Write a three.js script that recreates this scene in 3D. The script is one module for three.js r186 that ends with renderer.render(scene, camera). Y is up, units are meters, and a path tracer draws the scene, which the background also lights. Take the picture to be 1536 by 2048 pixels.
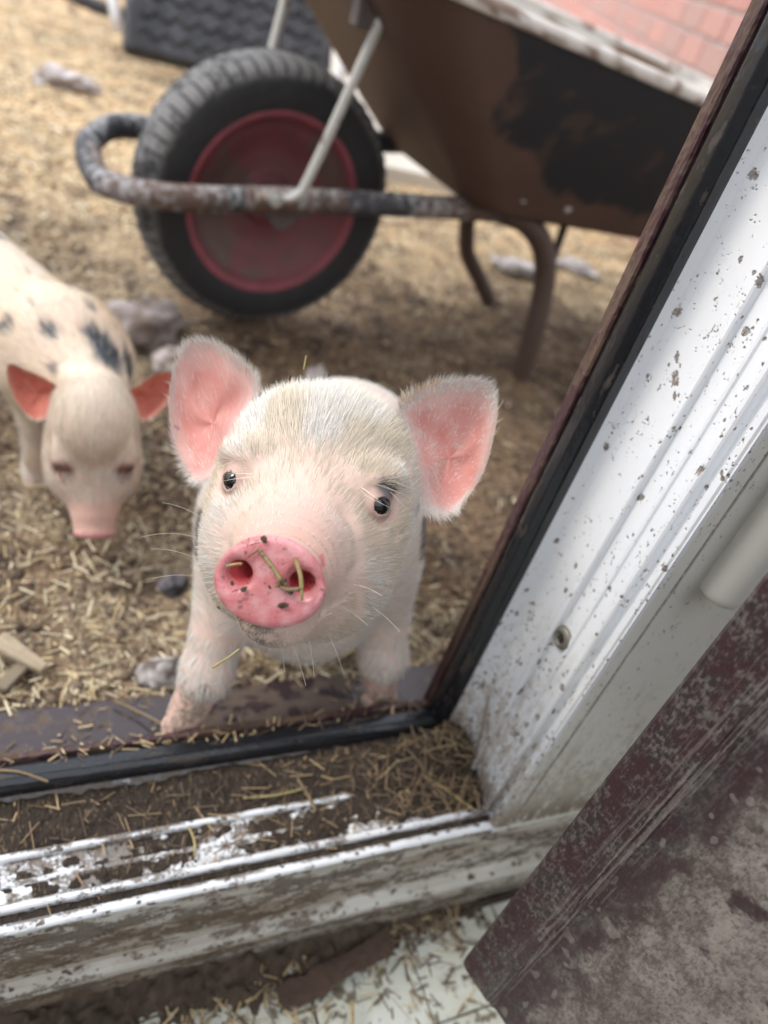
import * as THREE from 'three';
import { mergeGeometries, mergeVertices, toCreasedNormals } from 'three/addons/utils/BufferGeometryUtils.js';
import { RoundedBoxGeometry } from 'three/addons/geometries/RoundedBoxGeometry.js';

// ---------------------------------------------------------------- camera, sky, sun, exposure
const scene = new THREE.Scene();
const camera = new THREE.PerspectiveCamera(67.25, 768 / 1024, 0.02, 400);
const V = (x, y, z) => new THREE.Vector3(x, y, z);
const RIGHT = V(0.9103, 0.2581, 0.3236), UPC = V(0.0171, 0.7576, -0.6525), BACK = V(-0.4136, 0.5995, 0.6852);
camera.position.set(0, 0.52, 0);
camera.quaternion.setFromRotationMatrix(new THREE.Matrix4().makeBasis(RIGHT, UPC, BACK));
camera.focus = 0.375; camera.userData.fStop = 4.8;
scene.add(camera);

const SUN = V(-0.62, 0.75, -0.20).normalize();
{
  const W = 512, H = 256, data = new Float32Array(W * H * 4);
  for (let j = 0; j < H; j++) for (let i = 0; i < W; i++) {
    const el = ((j + 0.5) / H - 0.5) * Math.PI, az = ((i + 0.5) / W - 0.5) * 2 * Math.PI;
    const d = V(Math.cos(az) * Math.cos(el), Math.sin(el), Math.sin(az) * Math.cos(el));
    const c = Math.max(0, d.dot(SUN)), up = Math.max(0, d.y);
    const cloud = 0.06 * Math.sin(d.x * 5 + 1.3 * Math.sin(d.z * 4)) * up;
    const L = (0.78 + 0.34 * up + cloud) + 0.9 * Math.pow(c, 7);
    const k = (j * W + i) * 4, g = d.y < 0 ? 0.35 : 1;
    data[k] = L * 1.02 * g; data[k + 1] = L * 1.08 * g; data[k + 2] = L * 1.20 * g; data[k + 3] = 1;
  }
  const t = new THREE.DataTexture(data, W, H, THREE.RGBAFormat, THREE.FloatType);
  t.mapping = THREE.EquirectangularReflectionMapping; t.magFilter = THREE.LinearFilter; t.needsUpdate = true;
  scene.background = t; scene.environment = t;
}
const sun = new THREE.DirectionalLight(0xfff4e4, 1.15);
sun.position.copy(SUN).multiplyScalar(12); sun.castShadow = true; sun.shadow.radius = 36;
sun.shadow.mapSize.set(2048, 2048);
Object.assign(sun.shadow.camera, { left: -4, right: 4, top: 4, bottom: -4, near: 1, far: 30 });
scene.add(sun);
const renderer = new THREE.WebGLRenderer({ antialias: true });
renderer.setSize(768, 1024);
renderer.toneMapping = THREE.LinearToneMapping;
renderer.toneMappingExposure = 1.62;
renderer.shadowMap.enabled = true;

// ---------------------------------------------------------------- helpers
let seed = 12345;
const rnd = () => { seed = (seed + 0x6d2b79f5) | 0; let t = Math.imul(seed ^ (seed >>> 15), 1 | seed); t = (t + Math.imul(t ^ (t >>> 7), 61 | t)) ^ t; return ((t ^ (t >>> 14)) >>> 0) / 4294967296; };
const rr = (a, b) => a + (b - a) * rnd();
const gauss = () => (rnd() + rnd() + rnd() + rnd() - 2) * 0.87;
const cl = (x, a = 0, b = 1) => Math.min(b, Math.max(a, x));
const sm = (a, b, x) => { const t = cl((x - a) / (b - a)); return t * t * (3 - 2 * t); };
const mix = (a, b, t) => a + (b - a) * t;
const mix3 = (a, b, t) => [mix(a[0], b[0], t), mix(a[1], b[1], t), mix(a[2], b[2], t)];
const hash = (x, y, z) => { let h = Math.imul(x, 374761393) ^ Math.imul(y, 668265263) ^ Math.imul(z, 1274126177); h = Math.imul(h ^ (h >>> 13), 1274126177); return ((h ^ (h >>> 16)) >>> 0) / 4294967296; };
function n3(x, y, z) {
  const X = Math.floor(x), Y = Math.floor(y), Z = Math.floor(z); x -= X; y -= Y; z -= Z;
  const u = x * x * (3 - 2 * x), v = y * y * (3 - 2 * y), w = z * z * (3 - 2 * z);
  const a = mix(mix(hash(X, Y, Z), hash(X + 1, Y, Z), u), mix(hash(X, Y + 1, Z), hash(X + 1, Y + 1, Z), u), v);
  const b = mix(mix(hash(X, Y, Z + 1), hash(X + 1, Y, Z + 1), u), mix(hash(X, Y + 1, Z + 1), hash(X + 1, Y + 1, Z + 1), u), v);
  return mix(a, b, w);
}
function n2(x, y, s = 0) {
  const X = Math.floor(x), Y = Math.floor(y); x -= X; y -= Y;
  const u = x * x * (3 - 2 * x), v = y * y * (3 - 2 * y);
  return mix(mix(hash(X, Y, s), hash(X + 1, Y, s), u), mix(hash(X, Y + 1, s), hash(X + 1, Y + 1, s), u), v);
}
const fbm = (x, y, o = 4, s = 0) => { let a = 0.5, t = 0, n = 0; for (let i = 0; i < o; i++) { t += a * n2(x, y, s + i); n += a; a *= 0.55; x = x * 2.03 + 17.1; y = y * 2.03 + 5.7; } return t / n; };
const fbm3 = (x, y, z, o = 3) => { let a = 0.5, t = 0, n = 0; for (let i = 0; i < o; i++) { t += a * n3(x, y, z); n += a; a *= 0.5; x = x * 2.03 + 9.1; y = y * 2.03; z = z * 2.03 + 3.3; } return t / n; };
const names = {};
const numbered = (n) => { const k = (names[n] = (names[n] ?? -1) + 1); return k ? `${n}_${String(k).padStart(3, '0')}` : n; };
function tag(o, label, category, group, kind) { if (label) o.userData.label = label; if (category) o.userData.category = category; if (group) o.userData.group = group; if (kind) o.userData.kind = kind; return o; }
function thing(name, pos, label, category, group) { const g = new THREE.Group(); g.name = numbered(name); g.position.set(...pos); scene.add(g); return tag(g, label, category, group); }
function mesh(name, geo, mat, parent) { const m = new THREE.Mesh(geo, mat); m.name = parent ? name : numbered(name); m.castShadow = m.receiveShadow = true; (parent ?? scene).add(m); return m; }
const std = (color, roughness = 0.7, extra = {}) => { const { rgb, ...e } = extra; const m = new THREE.MeshPhysicalMaterial({ roughness, ...e }); m.color.setRGB(...color); return m; };
const lin2s = (x) => Math.round(255 * (x <= 0.0031308 ? 12.92 * x : 1.055 * Math.pow(x, 1 / 2.4) - 0.055));
// colour, roughness and height computed per texel: f(u, v) -> [r, g, b, rough, height]
function surface(W, H, su, sv, f, bump = 0.001, extra = {}) {
  const a = new Uint8Array(W * H * 4), b = new Uint8Array(W * H * 4);
  for (let j = 0; j < H; j++) for (let i = 0; i < W; i++) {
    const q = f((i + 0.5) / W * su, (j + 0.5) / H * sv), k = (j * W + i) * 4;
    a[k] = lin2s(cl(q[0])); a[k + 1] = lin2s(cl(q[1])); a[k + 2] = lin2s(cl(q[2])); a[k + 3] = 255;
    b[k] = 255 * cl(q[4]); b[k + 1] = 255 * cl(q[3]); b[k + 2] = 0; b[k + 3] = 255;
  }
  const mk = (d, srgb) => { const t = new THREE.DataTexture(d, W, H); t.wrapS = t.wrapT = THREE.RepeatWrapping; t.magFilter = THREE.LinearFilter; t.minFilter = THREE.LinearMipmapLinearFilter; t.generateMipmaps = true; if (srgb) t.colorSpace = THREE.SRGBColorSpace; t.repeat.set(1 / su, 1 / sv); t.needsUpdate = true; return t; };
  const c = mk(a, true), d = mk(b, false);
  return new THREE.MeshPhysicalMaterial({ map: c, roughnessMap: d, roughness: 1, bumpMap: d, bumpScale: bump, ...extra });
}
// a strip of profile points [a, b] carried along from t0 to t1; map(a, b, t) gives the point; uv = (t, distance along the profile) in metres
function sweep(prof, t0, t1, map, { closed = false, caps = false, crease = 0.5, v0 = 0 } = {}) {
  const P = closed ? [...prof, prof[0]] : prof, pos = [], uv = []; let v = v0;
  const push = (a, b, t, w) => { const p = map(a, b, t); pos.push(p.x, p.y, p.z); uv.push(t, w); };
  for (let i = 0; i + 1 < P.length; i++) {
    const A = P[i], B = P[i + 1], w = v + Math.hypot(A[0] - B[0], A[1] - B[1]);
    push(...A, t0, v); push(...B, t0, w); push(...B, t1, w); push(...A, t0, v); push(...B, t1, w); push(...A, t1, v); v = w;
  }
  if (caps) {
    const tri = THREE.ShapeUtils.triangulateShape(prof.map((p) => new THREE.Vector2(...p)), []);
    for (const t of [t0, t1]) for (const f of tri) for (const k of f) push(...prof[k], t, prof[k][1]);
  }
  const g = new THREE.BufferGeometry();
  g.setAttribute('position', new THREE.Float32BufferAttribute(pos, 3)); g.setAttribute('uv', new THREE.Float32BufferAttribute(uv, 2));
  g.computeVertexNormals();
  return toCreasedNormals(g, crease);
}
function tube(pts, r, seg = 48, rad = 12, closed = false, tension = 0.5) {
  const c = new THREE.CatmullRomCurve3(pts.map((p) => Array.isArray(p) ? V(...p) : p), closed, 'catmullrom', tension);
  return new THREE.TubeGeometry(c, seg, r, rad, closed);
}
function tint(g, f) { // vertex colours from position
  const p = g.attributes.position, c = new Float32Array(p.count * 3);
  for (let i = 0; i < p.count; i++) c.set(f(p.getX(i), p.getY(i), p.getZ(i)), i * 3);
  g.setAttribute('color', new THREE.BufferAttribute(c, 3)); return g;
}
function box(w, h, d, x = 0, y = 0, z = 0, r = 0.002, seg = 2) { const g = new RoundedBoxGeometry(w, h, d, seg, Math.min(r, w / 2.01, h / 2.01, d / 2.01)); g.translate(x, y, z); return g; }
function lump(r, sx, sy, sz, amp, freq, s, detail = 4) { // a stone or clod
  let g = mergeVertices(new THREE.IcosahedronGeometry(1, detail).deleteAttribute('uv').deleteAttribute('normal'), 1e-4);
  const p = g.attributes.position;
  for (let i = 0; i < p.count; i++) {
    const x = p.getX(i), y = p.getY(i), z = p.getZ(i), k = 1 + amp * (fbm3(x * freq + s, y * freq + s, z * freq - s, 4) - 0.5) * 2;
    p.setXYZ(i, x * k * r * sx, y * k * r * sy, z * k * r * sz);
  }
  g.computeVertexNormals(); return g;
}

// ---------------------------------------------------------------- ground
const darkAt = (x, z) => sm(0.16, 0.42, x + 0.12 * (n2(x * 9, z * 9, 333) - 0.5)) * sm(-1.45, -1.15, z) * sm(-0.42, -0.55, z); // darker ground under and in front of the barrow
const SILLX0 = -0.53, X0 = 0.3184, ZI = -0.2215, LEDGE = -0.012;
const groundY = (x, z) => {
  const base = LEDGE - 0.005 - 0.042 * sm(-0.45, -1.05, z), calm = 0.25 + 0.75 * sm(-0.40, -0.5, z);
  return base + (0.020 * (fbm(x * 9, z * 9, 4, 3) - 0.5) + 0.014 * (fbm(x * 34, z * 34, 3, 7) - 0.5) * sm(-6, -2, z)) * calm;
};
{
  const xs = [], zs = [];
  for (let x = -120; x < -3; x = x * 0.72) xs.push(x); xs.push(-2.6, -2, -1.5, -1.1, -0.8, -0.6);
  for (let x = -0.45; x < 1.5; x += 0.0065) xs.push(x);
  for (let x = 1.5; x < 3; x += 0.05) xs.push(x); for (let x = 3.2; x < 160; x *= 1.4) xs.push(x);
  for (let z = -160; z < -4; z *= 0.74) zs.push(z);
  for (let z = -4; z < -2.2; z += 0.03) zs.push(z); for (let z = -2.2; z < -0.374; z += 0.0065) zs.push(z);
  zs.push(-0.374, -0.368, -0.3, 0, 1, 1.9, 2.0, 4, 8, 20, 60, 120);
  const pos = [], uv = [], idx = [];
  for (const z of zs) for (const x of xs) {
    const inside = z > -0.37 && z < 1.95;
    pos.push(x, inside ? -0.42 : z >= 1.95 ? -0.2 : groundY(x, z), z); uv.push(x, z);
  }
  const n = xs.length;
  for (let j = 0; j + 1 < zs.length; j++) for (let i = 0; i + 1 < n; i++) { const a = j * n + i; idx.push(a, a + n, a + 1, a + 1, a + n, a + n + 1); }
  const g = new THREE.BufferGeometry(); g.setAttribute('position', new THREE.Float32BufferAttribute(pos, 3)); g.setAttribute('uv', new THREE.Float32BufferAttribute(uv, 2)); g.setIndex(idx); g.computeVertexNormals();
  const mat = surface(1024, 1024, 1.1, 1.1, (u, v) => {
    const a = fbm(u * 26, v * 26, 4, 11), b = fbm(u * 130, v * 130, 3, 23), c = fbm(u * 420, v * 150, 2, 31), d = fbm(u * 150, v * 420, 2, 37);
    const straw = sm(0.6, 0.75, Math.max(c, d)) * sm(0.3, 0.6, a + 0.25 * b);
    let q = mix3([0.060, 0.040, 0.026], [0.24, 0.17, 0.105], sm(0.3, 0.7, a * 0.6 + b * 0.4));
    q = mix3(q, [0.50, 0.42, 0.28], straw * 0.75);
    return [...q, 0.93, b * 0.6 + c * 0.4];
  }, 0.003);
  tint(g, (x, y, z) => { const d = sm(0.40, 0.62, fbm(x * 5 + 2, z * 5, 4, 331) + 0.42 * darkAt(x, z) - 0.12); const far = sm(-1.0, -2.0, z); return mix3(mix3([1, 1, 1], [1.9, 1.75, 1.5], far), [0.55, 0.46, 0.40], d * (1 - 0.7 * far)).map((e) => Math.min(e, 1.9)); }); mat.vertexColors = true;
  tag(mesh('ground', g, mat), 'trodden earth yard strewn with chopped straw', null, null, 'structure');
}
// pale concrete beyond the wheelbarrow
{
  const mat = surface(512, 512, 1.5, 1.5, (u, v) => { const a = fbm(u * 8, v * 8, 5, 3), b = fbm(u * 90, v * 90, 3, 9); const q = mix3([0.46, 0.42, 0.35], [0.66, 0.63, 0.57], a * 0.6 + b * 0.4); return [...q, 0.9, b]; }, 0.002);
  const sh = [[0.62, -2.3], [0.8, -2.05], [2.4, -1.9], [3.4, -6.5], [1.4, -6.2]];
  const g = sweep(sh, 0, 1, (a, b, t) => V(a, -0.075 + 0.055 * t, b), { closed: true, caps: true });
  const p = g.attributes.position, uv = g.attributes.uv; for (let i = 0; i < p.count; i++) uv.setXY(i, p.getX(i), p.getZ(i));
  tag(mesh('paving', g, mat), 'pale concrete paving beyond the wheelbarrow', null, null, 'structure');
}

// ---------------------------------------------------------------- house round the doorway
const FLOOR = -0.145;
{
  const plaster = surface(512, 512, 1.6, 1.6, (u, v) => { const a = fbm(u * 6, v * 6, 4, 5), b = fbm(u * 80, v * 80, 3, 8); const k = 0.72 + 0.1 * a + 0.05 * b; return [k, k * 0.97, k * 0.91, 0.9, b]; }, 0.001);
  const w = thing('house_wall', [0, 0, 0], 'plastered house wall in which the white door frame stands, with an unseen low back wall added behind', 'wall');
  const wallParts = [];
  const b = (x0, x1, y0, y1, z0, z1) => { const g = new THREE.BoxGeometry(x1 - x0, y1 - y0, z1 - z0); g.translate((x0 + x1) / 2, (y0 + y1) / 2, (z0 + z1) / 2); wallParts.push(g); };
  b(-2.2, SILLX0 - 0.09, -0.4, 2.7, -0.36, -0.235); b(X0 + 0.093, 2.2, -0.4, 2.7, -0.36, -0.235); b(SILLX0 - 0.09, X0 + 0.093, 2.14, 2.7, -0.36, -0.235); // door wall
  b(-2.2, -2.08, -0.4, 2.7, -0.235, 1.3); b(2.08, 2.2, -0.4, 2.7, -0.235, 1.3); b(-2.08, 2.08, -0.4, 0.88, 1.18, 1.3);  // side walls, and an unseen low back wall added to trim the fill light
  mesh('wall', mergeGeometries(wallParts), plaster, w);
  const c = new THREE.BoxGeometry(4.4, 0.12, 0.8); c.translate(0, 2.76, -0.02); mesh('unseen_short_ceiling', c, plaster, w);  // unseen slab overhead, cut short so sky light reaches indoors
}

// ---------------------------------------------------------------- door frame
const mud1 = [0.045, 0.028, 0.017], mud2 = [0.15, 0.10, 0.062], plastic = [0.84, 0.865, 0.885], cream = [0.76, 0.75, 0.69];
function splats(list, u, v) { // irregular flecks of dried mud: [u, v, r, stretch, angle]
  let m = 0;
  for (const s of list) { const du = u - s[0], dv = v - s[1]; if (du * du + dv * dv > s[2] * s[2] * 9) continue; const c = Math.cos(s[4]), n = Math.sin(s[4]); const a = (du * c + dv * n) / s[3], b = -du * n + dv * c; const r = Math.hypot(a, b) / s[2] + 0.7 * (n2(u * 1400 + s[5], v * 1400, 3) - 0.5); if (r < 1) m = Math.max(m, sm(1, 0.75, r)); }
  return m;
}
function buckets(list, su, sv, N) { const B = Array.from({ length: N * N }, () => []); for (const s of list) { const R = s[2] * 3; for (let j = Math.floor((s[1] - R) / sv * N); j <= Math.floor((s[1] + R) / sv * N); j++) for (let i = Math.floor((s[0] - R) / su * N); i <= Math.floor((s[0] + R) / su * N); i++) if (i >= 0 && j >= 0 && i < N && j < N) B[j * N + i].push(s); } return (u, v) => splats(B[Math.min(N - 1, Math.floor(v / sv * N)) * N + Math.min(N - 1, Math.floor(u / su * N))], u, v); }
// profile of the frame: d = depth from the inner face outwards, h = height towards the opening
const rebate = [[0, -0.0012], [0.0012, 0], [0.0052, 0], [0.0064, -0.0012], [0.0064, -0.0055], [0.0072, -0.0065], [0.0118, -0.0065], [0.0126, -0.0055], [0.013, -0.0004], [0.0142, 0.0006], [0.0168, 0.0006], [0.018, -0.0004], [0.0184, -0.0036],
  [0.0195, -0.0045], [0.029, -0.0045], [0.0298, -0.0030], [0.0312, -0.0024], [0.0326, -0.0030], [0.0334, -0.0045], [0.0452, -0.0045], [0.0458, -0.0004], [0.0468, 0.0005], [0.0488, 0.0005], [0.0498, -0.0004], [0.0504, -0.0045],
  [0.068, -0.0045], [0.0745, -0.0036], [0.0795, -0.0012], [0.083, 0.0026], [0.085, 0.0072], [0.0858, 0.0115]];
const sillFace = [[0.05, -0.142], [0.0005, -0.142], [0, -0.1405], [0, -0.0955], [-0.0035, -0.0925], [-0.0065, -0.0875], [-0.0065, -0.0810], [-0.0035, -0.0760], [0, -0.0735]];
const jambFace = [[0.06, -0.09], [0.0005, -0.09], [-0.001, -0.0885], [-0.001, -0.0172], [0.0008, -0.0164], [0.0008, -0.0152], [-0.001, -0.0144], [-0.001, -0.0012]];
const gasketP = [[0.0858, 0.0085]]; for (let i = 0; i <= 16; i++) { const a = Math.PI * (1.08 - i / 16 * 1.08); gasketP.push([0.0938 + 0.0105 * Math.cos(a), 0.0128 + 0.0100 * Math.sin(a)]); } gasketP.push([0.1042, 0.008]);
const outerJ = [[0.1038, 0.0150], [0.1042, 0.0190], [0.1052, 0.0204], [0.108, 0.0204], [0.1092, 0.0194], [0.1105, 0.0150], [0.1205, 0.0135], [0.1215, 0.012], [0.1215, -0.016], [0.1038, -0.016]];
const outerP = [[0.1038, 0.0150], [0.1042, 0.0190], [0.1052, 0.0206], [0.1085, 0.0206], [0.1100, 0.0196], [0.1110, 0.0165], [0.1118, 0.0135], [0.1122, 0.0115], [0.1122, -0.016], [0.1038, -0.016]];
const rubber = surface(512, 256, 0.5, 0.25, (u, v) => { const a = fbm(u * 40, v * 160, 4, 2), b = fbm(u * 160, v * 500, 3, 5); const m = sm(0.66, 0.85, a * 0.7 + b * 0.4); return [...mix3([0.011, 0.012, 0.015], [0.12, 0.09, 0.065], m * 0.6), mix(0.20, 0.9, m), b]; }, 0.0003);
const foil = surface(1024, 256, 0.8, 0.2, (u, v) => { const a = fbm(u * 25, v * 120, 4, 12), b = fbm(u * 220, v * 420, 3, 15); const m = sm(0.42, 0.66, a * 0.65 + b * 0.4); return [...mix3([0.05, 0.018, 0.024], mix3([0.17, 0.11, 0.075], [0.06, 0.036, 0.025], b), m), mix(0.35, 0.92, m), b * 0.6 + m * 0.4]; }, 0.001);
const frame = thing('door_frame', [0, 0, 0], 'muddy white plastic door frame with a black rubber seal round the opening', 'door frame');
{
  // sill: mud on the face, in bands with ragged edges, cleaner on the bead and the lip
  const flecks = []; for (let i = 0; i < 1500; i++) flecks.push([rr(0, 0.98), rr(0.05, 0.30), rr(0.0004, 0.0018) * (rnd() < 0.07 ? 2 : 1), rr(1, 2.2), rr(-0.6, 0.6), i]);
  const at = buckets(flecks, 0.98, 0.34, 40);
  const faceLen = 0.05; // profile distance where the face starts
  const sillMat = surface(2048, 640, 0.98, 0.34, (u, v) => {
    const hgt = v - faceLen; // 0 at the bottom of the face, 0.145 at the lip
    const x = u + SILLX0, a = fbm(u * 38, v * 90, 5, 41), b = fbm(u * 150, v * 230, 4, 47), c = fbm(u * 700, v * 800, 2, 53);
    let want; // how much of each band is under mud
    if (hgt < 0.043) want = 0.95; else if (hgt < 0.068) want = 0.42; else if (hgt < 0.08) want = 0.62; else if (hgt < 0.128) want = 1.05; else if (hgt < 0.143) want = 0.78; else if (hgt < 0.1505) want = 0.34; else if (hgt > 0.1662 && hgt < 0.1735 || hgt > 0.2086 && hgt < 0.2142) want = 0.34; else if (hgt < 0.232) want = 0.9; else want = 1.7;
    want -= 0.22 * sm(0.10, 0.28, x) * (hgt < 0.14 ? 1 : 0) + 0.15 * (n2(u * 7, hgt * 30, 45) - 0.5);
    const s = a * 0.5 + b * 0.32 + c * 0.18, thr = mix(0.66, 0.44, want);
    const m = Math.max(sm(thr - 0.04, thr + 0.08, s) * (0.7 + 0.3 * c), at(u, v));
    const thin = hgt < 0.143 ? (0.42 + 0.5 * sm(0.36, 0.62, fbm(u * 16 + 5, v * 60, 4, 57))) * cl(want) : 0.3 * want * sm(0.4, 0.6, b);
    let q = mix3(hgt < 0.143 ? cream : plastic, [0.27, 0.205, 0.14], thin);
    q = mix3(q, mix3(mud1, mud2, sm(0.35, 0.7, b * 0.6 + c * 0.4)), m * 0.93);
    return [...q, mix(0.32, 0.92, m), m * (0.4 + 0.6 * c)];
  }, 0.0012);
  const sillMap = (d, h, t) => V(t, h, ZI - d);
  const uvShift = (g) => { const uv = g.attributes.uv; for (let i = 0; i < uv.count; i++) uv.setX(i, uv.getX(i) - SILLX0); return g; };
  const sill = mesh('sill', uvShift(sweep([...sillFace, ...rebate], SILLX0, X0 + 0.088, sillMap)), sillMat, frame);
  mesh('gasket', sweep(gasketP, SILLX0, X0 - 0.0, sillMap), rubber, sill);
  const trim = mesh('sill_trim', sweep(outerP, SILLX0, X0, sillMap, { closed: true, caps: true }), foil, frame);
  trim.userData.label = 'dark burgundy outer edge of the sill with dried mud';
  // projecting outer ledge, wet and shiny
  const ledgeMat = surface(1024, 256, 0.98, 0.245, (u, v) => {
    const a = fbm(u * 14, v * 30, 4, 61), b = fbm(u * 90, v * 120, 4, 67), x = u + SILLX0;
    const m = sm(0.53, 0.66, a * 0.6 + b * 0.4 + 0.13 * sm(0.06, 0.15, x) * sm(0.30, 0.26, x) - 0.01);
    return [...mix3([0.046, 0.033, 0.035], mix3([0.055, 0.038, 0.029], [0.13, 0.095, 0.07], b), m), mix(0.16, 0.85, m), m * b];
  }, 0.0008);
  mesh('ledge', uvShift(sweep([[0.1122, -0.03], [0.1122, LEDGE], [0.1685, LEDGE - 0.002], [0.171, LEDGE - 0.004], [0.1715, -0.05]], SILLX0 - 0.1, X0 + 0.12, sillMap)), ledgeMat, frame);

  // jamb
  const fl = []; const add = (u, v, r, s = 1.3, a = 0) => fl.push([u, v, r, s, a, fl.length]);
  for (let i = 0; i < 220; i++) { const y = Math.pow(rnd(), 2.2) * 0.62; add(y, rr(0.1, 0.29), rr(0.00025, 0.0009), rr(1, 2), rr(-0.8, 0.8)); }
  for (let k = 0; k < 34; k++) { const cu = Math.pow(rnd(), 1.2) * 0.6, cv = rr(0.15, 0.27), dir = rr(-0.6, 0.6), big = rr(0.4, 1.3); for (let i = 0, n = 3 + rnd() * 10; i < n; i++) { const t = gauss() * 0.012; add(Math.abs(cu + t * Math.cos(dir) + gauss() * 0.003), cv + t * Math.sin(dir) + gauss() * 0.004, big * rr(0.0003, 0.0013), rr(1, 2.4), dir); } }
  for (let i = 0; i < 60; i++) add(Math.pow(rnd(), 1.2) * 0.55, rr(0.145, 0.265), rr(0.0006, 0.0014), rr(1, 1.8), rr(-0.7, 0.7));
  for (let i = 0; i < 34; i++) add(rr(0.06, 0.5), rr(0.15, 0.265), rr(0.0013, 0.0025), rr(1.0, 1.7), rr(-0.7, 0.7));
  for (let i = 0; i < 350; i++) add(Math.pow(rnd(), 2) * 0.16, rr(0.14, 0.30), rr(0.0003, 0.0015), rr(1, 3), rr(-0.5, 0.5));
  const jat = buckets(fl, 0.64, 0.32, 40);
  const lipV = 0.06 + 0.09, jambMat = surface(1536, 800, 0.64, 0.32, (u, v) => {
    const a = fbm(u * 40, v * 160, 4, 71), b = fbm(u * 160, v * 300, 3, 77), c = fbm(u * 700, v * 900, 2, 79);
    const face = v < lipV - 0.002, groove = sm(0.0030, 0.0008, Math.abs(v - (lipV - 0.0146))) * sm(0.36, 0.54, fbm(u * 50, v * 700, 3, 83) * 0.6 + c * 0.4 + 0.04);
    const low = sm(0.16, 0.0, u) * 0.34 * sm(0.36, 0.62, b * 0.5 + c * 0.5 + 0.16 * sm(0.08, 0, u));
    const crumbs = sm(0.7, 0.78, c * 0.6 + b * 0.4 + 0.06 * sm(0.2, 0, u));
    const m = Math.max(jat(u, v), groove * 0.75, low, crumbs * 0.8, sm(0.055, 0.0, u) * sm(0.36, 0.5, a * 0.5 + b * 0.5));
    const light = sm(0.5, 0.75, b);
    let q = face ? cream : plastic; q = mix3(q, [0.50, 0.42, 0.30], 0.5 * sm(0.42, 0.62, a * 0.6 + b * 0.4 + 0.16 * sm(0.12, 0, u) - 0.05) * sm(0.22, 0.05, u));
    q = mix3(q, mix3(mix3(mud2, [0.24, 0.175, 0.115], light), [0.30, 0.24, 0.16], groove * 0.6), m * (0.55 + 0.5 * c));
    return [...q, mix(0.30, 0.9, m), m * (0.5 + 0.5 * c)];
  }, 0.001);
  const jm = (x0, s) => (d, h, t) => V(x0 - s * h, t, ZI - d);
  const jamb = mesh('jamb', sweep([...jambFace, ...rebate], -0.0062, 2.05, jm(X0, 1)), jambMat, frame);
  mesh('gasket', sweep(gasketP, 0.004, 2.05, jm(X0, 1)), rubber, jamb);
  mesh('jamb_trim', sweep(outerJ, -0.008, 2.05, jm(X0, 1), { closed: true, caps: true }), foil, frame);
  const jamb2 = mesh('jamb', sweep([...jambFace, ...rebate], -0.0062, 2.05, jm(SILLX0, -1)), jambMat, frame);
  mesh('gasket', sweep(gasketP, 0.004, 2.05, jm(SILLX0, -1)), rubber, jamb2);
  mesh('jamb_trim', sweep(outerJ, -0.008, 2.05, jm(SILLX0, -1), { closed: true, caps: true }), foil, frame);
  mesh('frame_head', sweep([...jambFace, ...rebate], SILLX0, X0, (d, h, t) => V(t, 2.05 - h, ZI - d)), jambMat, frame);
  mesh('frame_head_trim', sweep(outerP, SILLX0, X0, (d, h, t) => V(t, 2.05 - h, ZI - d), { closed: true, caps: true }), foil, frame);
  // backs of the frame, against the wall
  const core = [[X0 + 0.012, X0 + 0.092], [SILLX0 - 0.089, SILLX0 - 0.012]].map(([a, b]) => { const g = new THREE.BoxGeometry(b - a, 2.2, 0.1); g.translate((a + b) / 2, 1.03, ZI - 0.062); return g; });
  const cg = new THREE.BoxGeometry(X0 - SILLX0 + 0.2, 0.08, 0.1); cg.translate((X0 + SILLX0) / 2, 2.1, ZI - 0.062);
  mesh('frame_core', mergeGeometries([...core, cg]), std([0.6, 0.6, 0.58], 0.6), frame);
  // countersunk screw in the rebate
  const steel = std([0.24, 0.225, 0.19], 0.45, { metalness: 0.5 });
  const head = new THREE.LatheGeometry([[0, 0.0008], [0.0028, 0.0008], [0.0032, 0.0018], [0.0040, 0.0021], [0.0056, 0.0012], [0.006, 0.0004], [0.0062, -0.0006]].map((p) => new THREE.Vector2(...p)), 32);
  head.scale(1.4, 1.5, 1.4); const sc = mesh('screw', head, steel, frame); sc.position.set(X0 + 0.0036, 0.1766, -0.2604); sc.rotation.z = Math.PI / 2;
  const rec = mergeGeometries([box(0.0052, 0.0006, 0.0014, 0, 0.001, 0, 0.0002), box(0.0014, 0.0006, 0.0052, 0, 0.0011, 0, 0.0002)]);
  rec.scale(1.3, 1.6, 1.3); mesh('screw_recess', rec, std([0.03, 0.022, 0.018], 0.8), sc).rotation.y = 0.5;
  // hinge cover on the inner face
  const hp = [[0, 0], [0.009, 0], [0.0122, 0.0012], [0.0138, 0.004], [0.014, 0.008], [0.014, 0.100], [0, 0.1]].map((p) => new THREE.Vector2(...p));
  const hinge = new THREE.Group(); hinge.name = 'hinge'; frame.add(hinge); hinge.position.set(0.3655, 0.262, ZI + 0.007);
  const white = std([0.72, 0.715, 0.66], 0.33);
  mesh('hinge_cover', new THREE.LatheGeometry(hp, 40), white, hinge); mesh('hinge_plate', box(0.03, 0.105, 0.006, 0.02, 0.055, -0.003, 0.002), white, hinge);
}

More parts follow.
